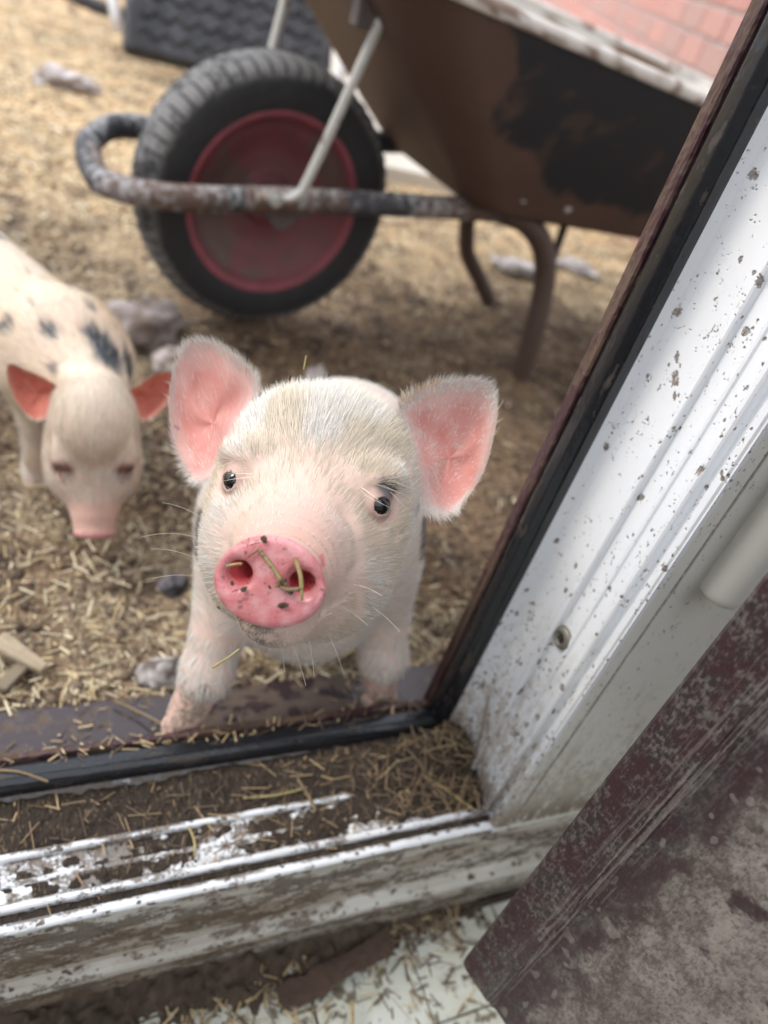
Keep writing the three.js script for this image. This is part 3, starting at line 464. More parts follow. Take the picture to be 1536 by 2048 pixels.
// head in centimetres: x = sideways, y = up the face, z = out along the snout, origin at the middle of the snout disc
function headField(x, y, z, jowl = 0) {
  const ax = Math.abs(x);
  let d = ell(x, y, z, 0, 2.92, -11.5, jowl ? 4.9 : 5.6, 4.92, 4.9);                         // skull
  d = smin(d, ell(Math.abs(x + 0.25), y, z, 2.05, -0.5, -9.6, 3.3, 4.05, 4.1), 2.1);           // cheeks
  d = smin(d, cone(x / 1.12, y, z, [0, 0.8, -8.2], [0, 0.05, -3.0], 3.35, 1.95), 1.5); // muzzle
  d = smin(d, cone(x / 1.15, y, z, [0, -2.2, -7.6], [0, -2.45, -3.4], 2.8, 1.55), 2.2); // lower jaw
  if (jowl) d = smin(d, smin(ell(ax, y, z, 2.6, 0.2, -6.9, 2.8, 2.9, 3.2), cone(x / 1.15, y, z, [0, 0.5, -6.5], [0, 0.1, -1.6], 3.1, 1.7), 1.2), 1.8);
  // bare snout: tube and disc
  const wy = y + 0.12, bulge = 1 + 0.06 * sm(1.6, -0.4, wy);
  const rad = Math.sqrt((x / (2.0 * bulge)) ** 2 + (wy / 1.62) ** 2), tubeD = (rad - 1) * 1.62;
  d = smin(d, smax(tubeD, Math.max(z + 0.25, -z - 4.2), 0.3), 0.7);
  const tri = 1 + 0.10 * sm(-0.2, 1.9, wy) * (ax / 2);
  const rd = Math.sqrt((x * tri / 2.46) ** 2 + (wy / 1.98) ** 2), disc = smax((rd - 1) * 1.85, Math.abs(z + 0.42 + 0.05 * wy) - 0.42 + 0.06 * rd * rd, 0.45);
  d = smin(d, disc, 0.35);
  // wrinkles behind the disc, over the top of the nose
  if (!jowl && z < -0.5 && z > -4.6 && y > -1) d -= 0.075 * Math.sin(z * 7.2 + 0.6 * x * x * 0.2) * sm(-0.6, -1.1, z) * sm(-4.2, -2.2, z) * sm(-0.5, 1, y);
  // nostrils
  d = smax(d, -cone(ax, y, z, [1.46, -0.02, 0.5], [1.05, 0.22, -1.6], 0.47, 0.34), 0.62);
  d += 0.14 * Math.exp(-((ax - 1.5) ** 2 + (y + 0.05) ** 2) / 0.5) * sm(-1.2, -0.2, z);
  // folds: from the inner eye down beside the nose, and behind the corner of the mouth
  if (!jowl && z > -11) {
    d += 0.14 * Math.exp(-((cone(ax, y, z, [2.15, 2.3, -5.6], [2.95, 0.1, -5.6], 0, 0) / 0.55) ** 2));
    d += 0.11 * Math.exp(-((cone(ax, y, z, [2.9, -0.4, -5.0], [3.5, -2.4, -6.2], 0, 0) / 0.45) ** 2));
    d += 0.10 * Math.exp(-((cone(ax, y, z, [3.0, 1.6, -6.6], [4.6, 1.2, -7.9], 0, 0) / 0.32) ** 2));
    d += 0.08 * Math.exp(-((cone(ax, y, z, [2.6, 3.9, -7.0], [4.0, 4.5, -8.6], 0, 0) / 0.28) ** 2));
    d += 0.05 * (fbm3(x * 0.9 + 7, y * 0.9, z * 0.9, 3) - 0.5) * sm(0, -3, z);
  }
  // mouth
  d = smax(d, -(cone(ax, y, z, [0, -2.15, -1.2], [2.05, -1.95, -3.4], 0.10, 0.12)), 0.35);
  d = smax(d, -(cone(ax, y, z, [2.05, -1.95, -3.2], [3.0, -1.5, -4.9], 0.14, -0.06)), 0.4);
  // brows, sockets, lids
  d = smin(d, ell(ax, y, z, 3.25, 4.15, -8.2, 1.5, 0.75, 1.3), 0.9);
  d = smax(d, -(Math.hypot(ax - 4.0, y - 2.75, z + 6.75) - 0.62), 0.9);
  const ed = Math.hypot(ax - EYE[0], y - EYE[1], z - EYE[2]);
  let lid = Math.max(ed - 0.77, -(ed - 0.60));
  const ox = ax - (EYE[0] + 0.42), oy = y - EYE[1] + 0.02, oz = z - (EYE[2] + 0.72);
  lid = smax(lid, -ell(ox, oy + 0.12 * ox, oz, 0, 0, 0, 0.48, 0.44, 0.66), 0.12);
  d = smin(d, lid, 0.42);
  return d;
}
function makePig(P) {
  const { S, F, U, L, scale, ears, bones, toes } = P, k100 = 100 / scale;
  const wx = P.wx ?? 1, loc = (x, y, z) => { const a = x - S[0], b = y - S[1], c = z - S[2]; return [(a * L[0] + b * L[1] + c * L[2]) * k100 / wx, (a * U[0] + b * U[1] + c * U[2]) * k100, (a * F[0] + b * F[1] + c * F[2]) * k100]; };
  const wld = (q) => [0, 1, 2].map((i) => S[i] + (L[i] * q[0] * wx + U[i] * q[1] + F[i] * q[2]) / k100);
  const skull = wld([0, 2, -10]);
  const field = (x, y, z) => {
    let d = 1e9;
    for (const s of bones) d = smin(d, cone(x, y, z, s[0], s[1], s[2], s[3]), s[4] ?? 0.03);
    for (const s of toes) d = smin(d, cone(x, y, z, s[0], s[1], s[2], s[3]), 0.0022);
    const far = Math.hypot(x - skull[0], y - skull[1], z - skull[2]) - 0.14 * scale;
    if (far < 0.05) { const q = loc(x, y, z); d = smin(d, headField(q[0], q[1], q[2], P.jowl) / k100, P.neckBlend ?? 0.02); }
    return d;
  };
  // ---- surface nets on the blocks near the surface
  const { lo, hi, h } = P, n = [0, 1, 2].map((i) => Math.ceil((hi[i] - lo[i]) / h / 8) * 8 + 1), [NX, NY, NZ] = n;
  const D = new Float32Array(NX * NY * NZ).fill(1), active = [], half = 4 * h;
  for (let c = 0; c < NZ - 1; c += 8) for (let b = 0; b < NY - 1; b += 8) for (let a = 0; a < NX - 1; a += 8) {
    if (Math.abs(field(lo[0] + (a + 4) * h, lo[1] + (b + 4) * h, lo[2] + (c + 4) * h)) > half * 2.6) continue;
    active.push([a, b, c]);
    for (let k = c; k <= c + 8; k++) for (let j = b; j <= b + 8; j++) for (let i = a; i <= a + 8; i++) { const o = i + NX * (j + NY * k); if (D[o] === 1) D[o] = field(lo[0] + i * h, lo[1] + j * h, lo[2] + k * h); }
  }
  const vid = new Map(), pos = [], idx = [], off = [0, 1, NX, NX + 1, NX * NY, NX * NY + 1, NX * NY + NX, NX * NY + NX + 1];
  const E12 = [[0, 1], [2, 3], [4, 5], [6, 7], [0, 2], [1, 3], [4, 6], [5, 7], [0, 4], [1, 5], [2, 6], [3, 7]];
  for (const [a, b, c] of active) for (let k = c; k < c + 8; k++) for (let j = b; j < b + 8; j++) for (let i = a; i < a + 8; i++) {
    const o = i + NX * (j + NY * k); let m = 0; for (let t = 0; t < 8; t++) if (D[o + off[t]] < 0) m |= 1 << t;
    if (m === 0 || m === 255) continue;
    let x = 0, y = 0, z = 0, w = 0;
    for (const [p, q] of E12) { const dp = D[o + off[p]], dq = D[o + off[q]]; if ((dp < 0) === (dq < 0)) continue; const t = dp / (dp - dq); x += mix(p & 1, q & 1, t); y += mix((p >> 1) & 1, (q >> 1) & 1, t); z += mix(p >> 2, q >> 2, t); w++; }
    vid.set(o, pos.length / 3); pos.push(lo[0] + (i + x / w) * h, lo[1] + (j + y / w) * h, lo[2] + (k + z / w) * h);
  }
  for (const [a, b, c] of active) for (let k = c; k < c + 8; k++) for (let j = b; j < b + 8; j++) for (let i = a; i < a + 8; i++) {
    const o = i + NX * (j + NY * k), s = D[o] < 0;
    for (const [st, u, v] of [[1, NX, NX * NY], [NX, NX * NY, 1], [NX * NY, 1, NX]]) {
      if ((D[o + st] < 0) === s) continue;
      const q = [vid.get(o), vid.get(o - u), vid.get(o - u - v), vid.get(o - v)]; if (q.some((e) => e === undefined)) continue;
      if (s) idx.push(q[0], q[1], q[2], q[0], q[2], q[3]); else idx.push(q[0], q[2], q[1], q[0], q[3], q[2]);
    }
  }
  const N = pos.length / 3, nor = new Float32Array(N * 3), e = h * 0.6;
  for (let i = 0; i < N; i++) {
    let [x, y, z] = [pos[i * 3], pos[i * 3 + 1], pos[i * 3 + 2]];
    const gx = field(x + e, y, z) - field(x - e, y, z), gy = field(x, y + e, z) - field(x, y - e, z), gz = field(x, y, z + e) - field(x, y, z - e), l = Math.hypot(gx, gy, gz) || 1;
    nor.set([gx / l, gy / l, gz / l], i * 3);
  }
  // ---- colours and the split into skin and bare snout
  const B = P.base, col = new Float32Array(N * 3), bare = new Uint8Array(N);
  for (let i = 0; i < N; i++) {
    const x = pos[i * 3], y = pos[i * 3 + 1], z = pos[i * 3 + 2], q = loc(x, y, z);
    const c = P.skin(x, y, z, q); col.set(c, i * 3);
    const rd = Math.hypot(q[0] / 2.45, (q[1] + 0.12) / 1.95);
    bare[i] = q[2] > -0.62 && q[2] < 0.6 && rd < 1.1 || (q[2] > -2.2 && q[2] <= -0.6 && Math.abs(q[0]) < 2 && Math.abs(q[1]) < 1.0) ? 1 : 0;
    if (bare[i]) col.set(P.snout(q), i * 3);
  }
  const i0 = [], i1 = [];
  for (let i = 0; i < idx.length; i += 3) (bare[idx[i]] + bare[idx[i + 1]] + bare[idx[i + 2]] >= 2 ? i1 : i0).push(idx[i], idx[i + 1], idx[i + 2]);
  // ---- ears: a cupped leaf between an outline and its middle, inner and outer skin
  const earTris = [], earInfo = [];
  for (const E of ears) {
    const out = new THREE.CatmullRomCurve3(E.outline.map((p) => V(...p)), true).getSpacedPoints(120).slice(0, -1), C = V(...E.centre), NR = 30, NA = out.length;
    const nrm = V(...E.facing).normalize(), base0 = pos.length / 3;
    for (let side = 0; side < 2; side++) for (let r = 0; r <= NR; r++) for (let a = 0; a < NA; a++) {
      const t = r / NR, p = C.clone().lerp(out[a], t), u = t;
      const ripple = 0.34 * Math.sin(a / NA * 6.28 * 4 + 3 * t) * t * (1 - t);
      const cup = E.cup * (1 - Math.pow(u, 2.2)) * (1 + ripple), th = side * (0.26 * Math.sqrt(Math.max(0, 1 - Math.pow(u, 5))) + 0.02);
      p.addScaledVector(nrm, -cup - th);
      if (r === NR && side === 1) p.addScaledVector(nrm, 0.01);
      const w = wld([p.x, p.y, p.z]); pos.push(w[0], w[1], w[2]); earInfo.push([side, t, a / NA, E]);
    }
    for (let side = 0; side < 2; side++) for (let r = 0; r < NR; r++) for (let a = 0; a < NA; a++) {
      const b0 = base0 + side * (NR + 1) * NA, p = b0 + r * NA + a, q = b0 + r * NA + (a + 1) % NA, f = side === 0;
      f ? earTris.push(p, p + NA, q, q, p + NA, q + NA) : earTris.push(p, q, p + NA, q, q + NA, p + NA);
    }
    for (let a = 0; a < NA; a++) { const p = base0 + NR * NA + a, q = base0 + NR * NA + (a + 1) % NA, o = (NR + 1) * NA; earTris.push(p, p + o, q, q, p + o, q + o); }
  }
  const M = pos.length / 3, NRM = new Float32Array(M * 3), COL = new Float32Array(M * 3); NRM.set(nor); COL.set(col);
  { // ear normals, and colours: pink inside, pale skin outside
    const acc = new Float32Array(M * 3);
    for (let i = 0; i < earTris.length; i += 3) { const [a, b, c] = [earTris[i], earTris[i + 1], earTris[i + 2]].map((k) => V(pos[k * 3], pos[k * 3 + 1], pos[k * 3 + 2])); const g = b.clone().sub(a).cross(c.clone().sub(a)); for (let k = 0; k < 3; k++) { const o = earTris[i + k] * 3; acc[o] += g.x; acc[o + 1] += g.y; acc[o + 2] += g.z; } }
    for (let i = N; i < M; i++) { const l = Math.hypot(acc[i * 3], acc[i * 3 + 1], acc[i * 3 + 2]) || 1; NRM.set([acc[i * 3] / l, acc[i * 3 + 1] / l, acc[i * 3 + 2] / l], i * 3); const [side, t, a, E] = earInfo[i - N]; const q = loc(pos[i * 3], pos[i * 3 + 1], pos[i * 3 + 2]); COL.set(P.ear(side, t, q, E), i * 3); }
  }
  for (let i = 0; i < M; i++) { pos[i * 3] -= B[0]; pos[i * 3 + 1] -= B[1]; pos[i * 3 + 2] -= B[2]; }
  const g = new THREE.BufferGeometry();
  g.setAttribute('position', new THREE.Float32BufferAttribute(pos, 3)); g.setAttribute('normal', new THREE.BufferAttribute(NRM, 3)); const UVA = new Float32Array(M * 2); for (let i = 0; i < M; i++) { const q = loc(pos[i * 3] + B[0], pos[i * 3 + 1] + B[1], pos[i * 3 + 2] + B[2]); UVA[i * 2] = q[0] / 100 + 0.03; UVA[i * 2 + 1] = q[1] / 100 + 0.03; }
  g.setAttribute('uv', new THREE.BufferAttribute(UVA, 2)); g.setAttribute('color', new THREE.BufferAttribute(COL, 3));
  g.setIndex(i0.concat(i1, earTris));
  g.addGroup(0, i0.length, 0); g.addGroup(i0.length, i1.length, 1); g.addGroup(i0.length + i1.length, earTris.length, 2);
  const pig = thing(P.name, B, P.label, 'pig');
  const body = mesh('body', g, [pigSkin, pigSnout, pigEar], pig);
  // ---- eyes
  for (const s of [-1, 1]) {
    const w = wld([s * EYE[0], EYE[1], EYE[2]]), er = 0.0067 * scale, o = wld([s * (EYE[0] + 0.42), EYE[1], EYE[2] + 0.72]);
    const m = mesh('eye', new THREE.SphereGeometry(er, 32, 24), eyeMat, pig); m.position.set(w[0] - B[0], w[1] - B[1], w[2] - B[2]);
  }
  // ---- bristles
  const hairs = [], tri = idx.length / 3, area = new Float32Array(tri + earTris.length / 3), all = i0.concat(earTris), T = all.length / 3; let sum = 0;
  const cum = new Float32Array(T);
  for (let t = 0; t < T; t++) {
    const [a, b, c] = [all[t * 3], all[t * 3 + 1], all[t * 3 + 2]], ux = pos[b * 3] - pos[a * 3], uy = pos[b * 3 + 1] - pos[a * 3 + 1], uz = pos[b * 3 + 2] - pos[a * 3 + 2], vx = pos[c * 3] - pos[a * 3], vy = pos[c * 3 + 1] - pos[a * 3 + 1], vz = pos[c * 3 + 2] - pos[a * 3 + 2];
    const A = 0.5 * Math.hypot(uy * vz - uz * vy, uz * vx - ux * vz, ux * vy - uy * vx), x = pos[a * 3] + B[0], y = pos[a * 3 + 1] + B[1], z = pos[a * 3 + 2] + B[2], q = loc(x, y, z);
    sum += A * P.density(x, y, z, q, a >= N ? earInfo[a - N] : null); cum[t] = sum;
  }
  const mat4 = new THREE.Matrix4(), colors = [], mats = [];
  for (let i = 0; i < P.hairs; i++) {
    const r = rnd() * sum; let l = 0, hh = T - 1; while (l < hh) { const m = (l + hh) >> 1; cum[m] < r ? l = m + 1 : hh = m; }
    let u = rnd(), v = rnd(); if (u + v > 1) { u = 1 - u; v = 1 - v; } const w = 1 - u - v, [a, b, c] = [all[l * 3], all[l * 3 + 1], all[l * 3 + 2]];
    const pt = [0, 1, 2].map((k) => pos[a * 3 + k] * w + pos[b * 3 + k] * u + pos[c * 3 + k] * v);
    const nv = V(NRM[a * 3] * w + NRM[b * 3] * u + NRM[c * 3] * v, NRM[a * 3 + 1] * w + NRM[b * 3 + 1] * u + NRM[c * 3 + 1] * v, NRM[a * 3 + 2] * w + NRM[b * 3 + 2] * u + NRM[c * 3 + 2] * v).normalize();
    const wp = [pt[0] + B[0], pt[1] + B[1], pt[2] + B[2]], q = loc(...wp), info = a >= N ? earInfo[a - N] : null;
    const hq = P.hair(wp, q, info, nv); if (!hq) continue;
    let flow = V(...hq.flow); flow.addScaledVector(nv, -flow.dot(nv)); flow.x += gauss() * 0.22; flow.y += gauss() * 0.22; flow.z += gauss() * 0.22; flow.addScaledVector(nv, -flow.dot(nv)).normalize();
    const tilt = hq.tilt + gauss() * 0.18, Y = flow.multiplyScalar(Math.cos(tilt)).addScaledVector(nv, Math.sin(tilt)), X = Y.clone().cross(nv).normalize(), Z = X.clone().cross(Y), len = hq.len * rr(0.55, 1.2), wd = (hq.width ?? 1) * rr(0.75, 1.2);
    mat4.makeBasis(X.multiplyScalar(wd), Y.multiplyScalar(len), Z.multiplyScalar(len)).setPosition(pt[0] - nv.x * 0.0004, pt[1] - nv.y * 0.0004, pt[2] - nv.z * 0.0004);
    mats.push(mat4.clone()); const k = rr(0.66, 1.12); colors.push(hq.color.map((e) => e * k));
  }
  const inst = new THREE.InstancedMesh(hairGeo, hairMat, mats.length); mats.forEach((m, i) => { inst.setMatrixAt(i, m); inst.setColorAt(i, new THREE.Color().setRGB(...colors[i])); });
  inst.name = 'fur'; inst.userData.kind = 'stuff'; inst.castShadow = inst.receiveShadow = true; pig.add(inst);
  return { pig, wld, loc, field };
}
const hairGeo = (() => { // unit bristle: along +y, bending back towards the skin, 0.3 mm wide at the root
  const pos = [], idx = [], n = 4, w = [0.00017, 0.00016, 0.00012, 0.00007, 0.00002];
  for (let i = 0; i <= n; i++) { const t = i / n, zz = -0.16 * t * t; pos.push(-w[i], t, zz, w[i], t, zz); }
  for (let i = 0; i < n; i++) { const a = i * 2; idx.push(a, a + 1, a + 2, a + 1, a + 3, a + 2); }
  const g = new THREE.BufferGeometry(); g.setAttribute('position', new THREE.Float32BufferAttribute(pos, 3)); g.setIndex(idx); g.computeVertexNormals(); return g;
})();
const hairMat = new THREE.MeshPhysicalMaterial({ roughness: 0.5, transmission: 0.15, thickness: 0, side: THREE.DoubleSide });
const pigSkin = new THREE.MeshPhysicalMaterial({ vertexColors: true, roughness: 0.58 });
const pigSnout = surface(768, 768, 0.06, 0.06, (u, v) => {
  const a = fbm(u * 260, v * 260, 4, 501), b = fbm(u * 1500, v * 1500, 3, 503), c = fbm(u * 5200, v * 5200, 2, 505), pore = sm(0.30, 0.18, fbm(u * 2400, v * 2400, 2, 509));
  const mud = sm(0.64, 0.74, a * 0.55 + b * 0.45), film = 0.35 * sm(0.5, 0.7, fbm(u * 420 + 9, v * 300, 4, 511));
  const q = mix3(mix3([1, 1, 1], [0.86, 0.76, 0.70], film + 0.3 * pore), [0.22, 0.20, 0.15], mud * 0.8);
  return [...q, mix(0.27 + 0.22 * a, 0.9, mud) + film * 0.4, 0.35 * b + 0.45 * c - 0.3 * pore + 0.25 + mud * 0.4];
}, 0.00055, { vertexColors: true, clearcoat: 0.5, clearcoatRoughness: 0.2 });
const pigEar = new THREE.MeshPhysicalMaterial({ vertexColors: true, roughness: 0.75, transmission: 0.28, thickness: 0, side: THREE.DoubleSide });
const eyeMat = std([0.006, 0.005, 0.006], 0.12, { clearcoat: 0.4, clearcoatRoughness: 0.05 });

const SKIN = [0.62, 0.44, 0.36], CREAM = [0.75, 0.66, 0.52], WHITE = [0.82, 0.79, 0.73], PINK = [0.80, 0.33, 0.32], BLACK = [0.025, 0.025, 0.032];
const spotAt = (spots, x, y, z, f = 60, amp = 0.35, soft = 0.9) => { let m = 0; for (const s of spots) { const d = Math.hypot(x - s[0], y - s[1], z - s[2]) / s[3]; if (d < 1.6) m = Math.max(m, sm(1.05, soft, d + amp * (fbm3(x * f, y * f, z * f, 3) - 0.5) * 2)); } return m; };
const sub = (a, b) => [a[0] - b[0], a[1] - b[1], a[2] - b[2]], unit = (a) => { const l = Math.hypot(...a); return a.map((e) => e / l); };
function earPairOutline(pts, centre, cup, facing) { return { outline: pts, centre, cup, facing }; }
function skinOf(x, y, z, q, spots) {
  const n = fbm3(x * 160, y * 160, z * 160, 3), m = fbm3(x * 45, y * 45, z * 45, 3);
  let c = mix3(SKIN, [0.70, 0.53, 0.44], m); c = c.map((e) => e * (0.92 + 0.16 * n));
  const nose = sm(-6.5, -2.0, q[2]) * sm(-1.5, 0.5, q[1]) * sm(3.4, 1.6, Math.abs(q[0]));
  if (q[2] > -9 && Math.abs(q[0]) < 4) c = mix3(c, [0.64, 0.38, 0.31], 0.8 * nose);
  const eye = Math.hypot(Math.abs(q[0]) - EYE[0], q[1] - EYE[1], q[2] - EYE[2]);
  c = mix3(c, [0.40, 0.25, 0.20], 0.6 * sm(1.4, 0.75, eye));
  return mix3(c, BLACK, spotAt(spots, x, y, z));
}
// flow of the coat: back from the snout over the head, backwards along the body
function furFlow(q, F, U, L, back) {
  if (q[2] < -15.5) return back;
  const side = cl(q[0] / 6, -1, 1), f = [0, 1, 2].map((i) => -F[i] * 1 + U[i] * 0.35 * sm(-1, 4, q[1]) + L[i] * side * 0.45 - U[i] * 0.25 * sm(0, -4, q[1]));
  return f;
}
const EARL = [[-4.2, 7.8, -11.6], [-5.9, 9.0, -12.4], [-7.6, 9.55, -13.3], [-8.85, 9.3, -13.7], [-9.6, 7.6, -13.7], [-9.45, 5.3, -13.2], [-8.3, 3.1, -12.2], [-6.7, 1.9, -11.0], [-5.3, 2.7, -10.3], [-4.9, 4.6, -10.5], [-4.1, 6.4, -11.0]];
const EARR = [[3.7, 7.7, -11.6], [5.2, 9.1, -12.7], [6.6, 9.55, -13.4], [8.3, 9.7, -14.1], [9.15, 8.6, -14.2], [9.25, 6.6, -13.8], [8.9, 4.5, -13.1], [7.5, 2.3, -12.0], [5.9, 2.5, -10.7], [5.0, 4.4, -10.6], [4.2, 6.3, -11.0]];

// ---- the piglet looking up from the sill
const S1 = [0.0882, 0.2939, -0.216], F1 = [-0.4701, 0.4601, 0.7532], U1 = [0.0912, 0.8741, -0.477], L1 = [0.8779, 0.1555, 0.4529];
const spots1 = [[0.263, 0.170, -0.370, 0.019], [0.098, 0.158, -0.392, 0.022]];
const foot = (x, y, z) => [-1, 1].flatMap((k) => [[[x + k * 0.0078, y + 0.021, z + 0.001], [x + k * 0.0098, y + 0.0065, z + 0.014], 0.0088, 0.0058]]);
const pig1 = makePig({
  name: 'piglet', label: 'white piglet looking up with a muddy pink snout, forefeet on the door sill', base: [0.19, -0.012, -0.40],
  S: S1, F: F1, U: U1, L: L1, scale: 1, h: 0.0015, lo: [0.05, -0.06, -0.68], hi: [0.40, 0.37, -0.205],
  bones: [[[0.152, 0.228, -0.340], [0.188, 0.165, -0.405], 0.050, 0.068, 0.03], [[0.19, 0.138, -0.408], [0.262, 0.118, -0.53], 0.078, 0.076, 0.05],
    [[0.128, 0.125, -0.385], [0.1125, 0.062, -0.350], 0.0235, 0.0165, 0.016], [[0.1125, 0.062, -0.350], [0.1015, 0.018, -0.347], 0.0168, 0.0142, 0.012], [[0.187, 0.10, -0.376], [0.20, 0.10, -0.41], 0.041, 0.05, 0.03],
    [[0.242, 0.13, -0.372], [0.2525, 0.062, -0.348], 0.0255, 0.0172, 0.016], [[0.2525, 0.062, -0.348], [0.262, 0.020, -0.350], 0.0178, 0.0145, 0.012],
    [[0.225, 0.10, -0.55], [0.205, 0.04, -0.555], 0.05, 0.022, 0.03], [[0.205, 0.04, -0.555], [0.205, -0.03, -0.545], 0.02, 0.014, 0.012], [[0.31, 0.10, -0.55], [0.33, 0.04, -0.56], 0.05, 0.022, 0.03], [[0.33, 0.04, -0.56], [0.33, -0.03, -0.55], 0.02, 0.014, 0.012],
    [[0.27, 0.15, -0.60], [0.285, 0.125, -0.63], 0.012, 0.006, 0.01]],
  toes: [...foot(0.1005, -0.0125, -0.346), ...foot(0.2635, -0.0125, -0.346), ...foot(0.205, -0.045, -0.545), ...foot(0.33, -0.045, -0.55)],
  ears: [earPairOutline(EARL, [-6.2, 5.2, -11.6], 2.3, [0.35, 0.1, 1]), earPairOutline(EARR, [6.2, 5.4, -11.9], 2.4, [-0.35, 0.1, 1])],
  skin: (x, y, z, q) => {
    let c = skinOf(x, y, z, q, spots1);
    const lid = Math.hypot(q[0] - 3.95, q[1] - 3.75, q[2] + 7.3); c = mix3(c, [0.10, 0.085, 0.09], 0.95 * sm(0.95, 0.45, lid + 0.5 * (fbm3(x * 400, y * 400, z * 400, 2) - 0.5)));
    const dirt = fbm3(x * 380, y * 380, z * 380, 4), ch = sm(2.9, 0.9, Math.hypot(q[0] + 1.0, q[1] + 2.9, (q[2] + 2.9) * 0.8)); c = mix3(c, [0.075, 0.05, 0.035], sm(0.40, 0.62, dirt * 0.5 + 0.5 * fbm3(x * 120, y * 120, z * 120, 3) + 0.12 * ch - 0.04) * sm(0.05, 0.6, ch) * 0.8 * sm(1.6, -0.6, q[0]));
    if (y < 0.07) { c = mix3(c, [0.76, 0.50, 0.41], 0.7); c = mix3(c, [0.22, 0.16, 0.11], 0.7 * sm(0.52, 0.68, dirt + 0.1 * sm(0.05, 0.0, y))); c = mix3(c, [0.20, 0.17, 0.11], 0.55 * sm(0.55, 0.7, fbm3(x * 55, y * 55, z * 55 + 3, 3))); if (z > -0.345 && z < -0.32) c = mix3(c, [0.085, 0.06, 0.047], 0.9 * sm(0.010, 0.003, y - 0.25 * (z + 0.335) + 0.004 * (dirt - 0.5))); }
    return c;
  },
  snout: (q) => { const n = fbm3(q[0] * 2.2, q[1] * 2.2, q[2] * 2.2, 4), n2_ = fbm3(q[0] * 9, q[1] * 9, q[2] * 9, 3); let c = mix3([0.66, 0.20, 0.205], [0.74, 0.33, 0.335], sm(0.35, 0.7, n)); if (q[2] < -0.6 && Math.hypot(Math.abs(q[0]) - 1.25, q[1] - 0.1) < 0.75) c = [0.55, 0.08, 0.09]; return mix3(c.map((e) => e * (0.93 + 0.14 * n2_)), [0.10, 0.065, 0.045], 0.8 * sm(0.73, 0.78, fbm3(q[0] * 11 + 3, q[1] * 11, q[2] * 11, 3))); },
  ear: (side, t, q, E) => { const n = fbm3(q[0] * 1.4, q[1] * 0.8, q[2], 3); if (side) return mix3([0.82, 0.68, 0.60], [0.86, 0.76, 0.68], n); let c = mix3(mix3([0.66, 0.24, 0.20], [0.76, 0.40, 0.35], n), [0.83, 0.60, 0.54], 0.75 * sm(0.55, 1.0, t + 0.5 * (fbm3(q[0] * 0.7, q[1] * 0.7, q[2], 3) - 0.5))); return mix3(c, BLACK, 0.7 * spotAt([[-9.2, 4.3, -13.4, 0.42]], ...q, 1.5)); },
  density: (x, y, z, q, info) => {
    if (info) return info[0] === 1 ? 1.3 : info[1] > 0.84 ? 2.6 : info[1] > 0.6 ? 0.3 : 0.12;
    if (q[2] > -16 && q[1] > -7 && Math.abs(q[0]) < 8) {
      const nose = q[1] < -1.6 ? sm(-0.8, -2.0, q[2]) : sm(-0.7, -4.2, q[2]), eye = Math.hypot(Math.abs(q[0]) - EYE[0], q[1] - EYE[1], q[2] - EYE[2]); if (eye < 0.95) return 0;
      const bridge = q[1] > 0 && Math.abs(q[0]) < 2.6 ? 0.8 + 0.2 * sm(-4, -7, q[2]) : 1;
      return (0.12 + 1.9 * nose) * bridge * (0.4 + 0.6 * sm(0.9, 1.9, eye)) * (q[2] > -1 ? 0.3 : 1);
    }
    return y < 0.015 ? 0 : y < 0.05 ? 0.2 : 0.6;
  },
  hairs: 185000,
  hair: (p, q, info, n) => {
    const back = [0.45, -0.1, -0.88];
    if (info) {
      const [side, t, , E] = info, rad = sub(q, E.centre), rw = [0, 1, 2].map((i) => L1[i] * rad[0] + U1[i] * rad[1] + F1[i] * rad[2]);
      if (side === 0 && t < 0.8) return { flow: rw.map((e, i) => e + 3 * U1[i]), tilt: 0.3, len: 0.008, color: [0.9, 0.84, 0.8], width: 0.55 };
      if (side === 0) return { flow: rw, tilt: 0.3, len: 0.0065, color: WHITE, width: 0.65 };
      return { flow: rw, tilt: 0.36, len: 0.0075, width: 0.7, color: q[0] > 3 && q[0] < 5.6 && q[1] > 7.2 ? [0.75, 0.50, 0.27] : WHITE };
    }
    const onHead = q[2] > -15.5 && q[1] > -7;
    const sp = spotAt(spots1, ...p); if (sp > 0.5) return { flow: back, tilt: 0.3, len: 0.011, color: [0.03, 0.03, 0.036] };
    if (!onHead) return { flow: p[1] < 0.1 ? [0, -1, 0] : back, tilt: 0.25, len: p[1] < 0.06 ? 0.006 : 0.011, color: WHITE };
    const ed = Math.hypot(Math.abs(q[0]) - EYE[0], q[1] - EYE[1], q[2] - EYE[2]), sd = Math.sign(q[0]);
    if (ed < 1.5 && q[1] > EYE[1] + 0.4 && rnd() < 0.07) return { flow: [0, 1, 2].map((i) => L1[i] * sd - U1[i] * 0.35), tilt: 0.5, len: 0.014, color: [0.85, 0.78, 0.62], width: 0.9 };
    const crown = sm(4.5, 7.5, q[1]), nose = sm(-7, -2.5, q[2]);
    return { flow: furFlow(q, F1, U1, L1, back), width: 0.9, tilt: 0.16 + 0.42 * crown * sm(7, 4, Math.abs(q[0])), len: mix(0.0105, 0.0045, nose) + 0.004 * crown, color: mix3(mix3(CREAM, WHITE, sm(0.35, 0.65, fbm3(...q.map((e) => e * 0.5), 2))), [0.80, 0.64, 0.51], 0.75 * nose) };
  },
});

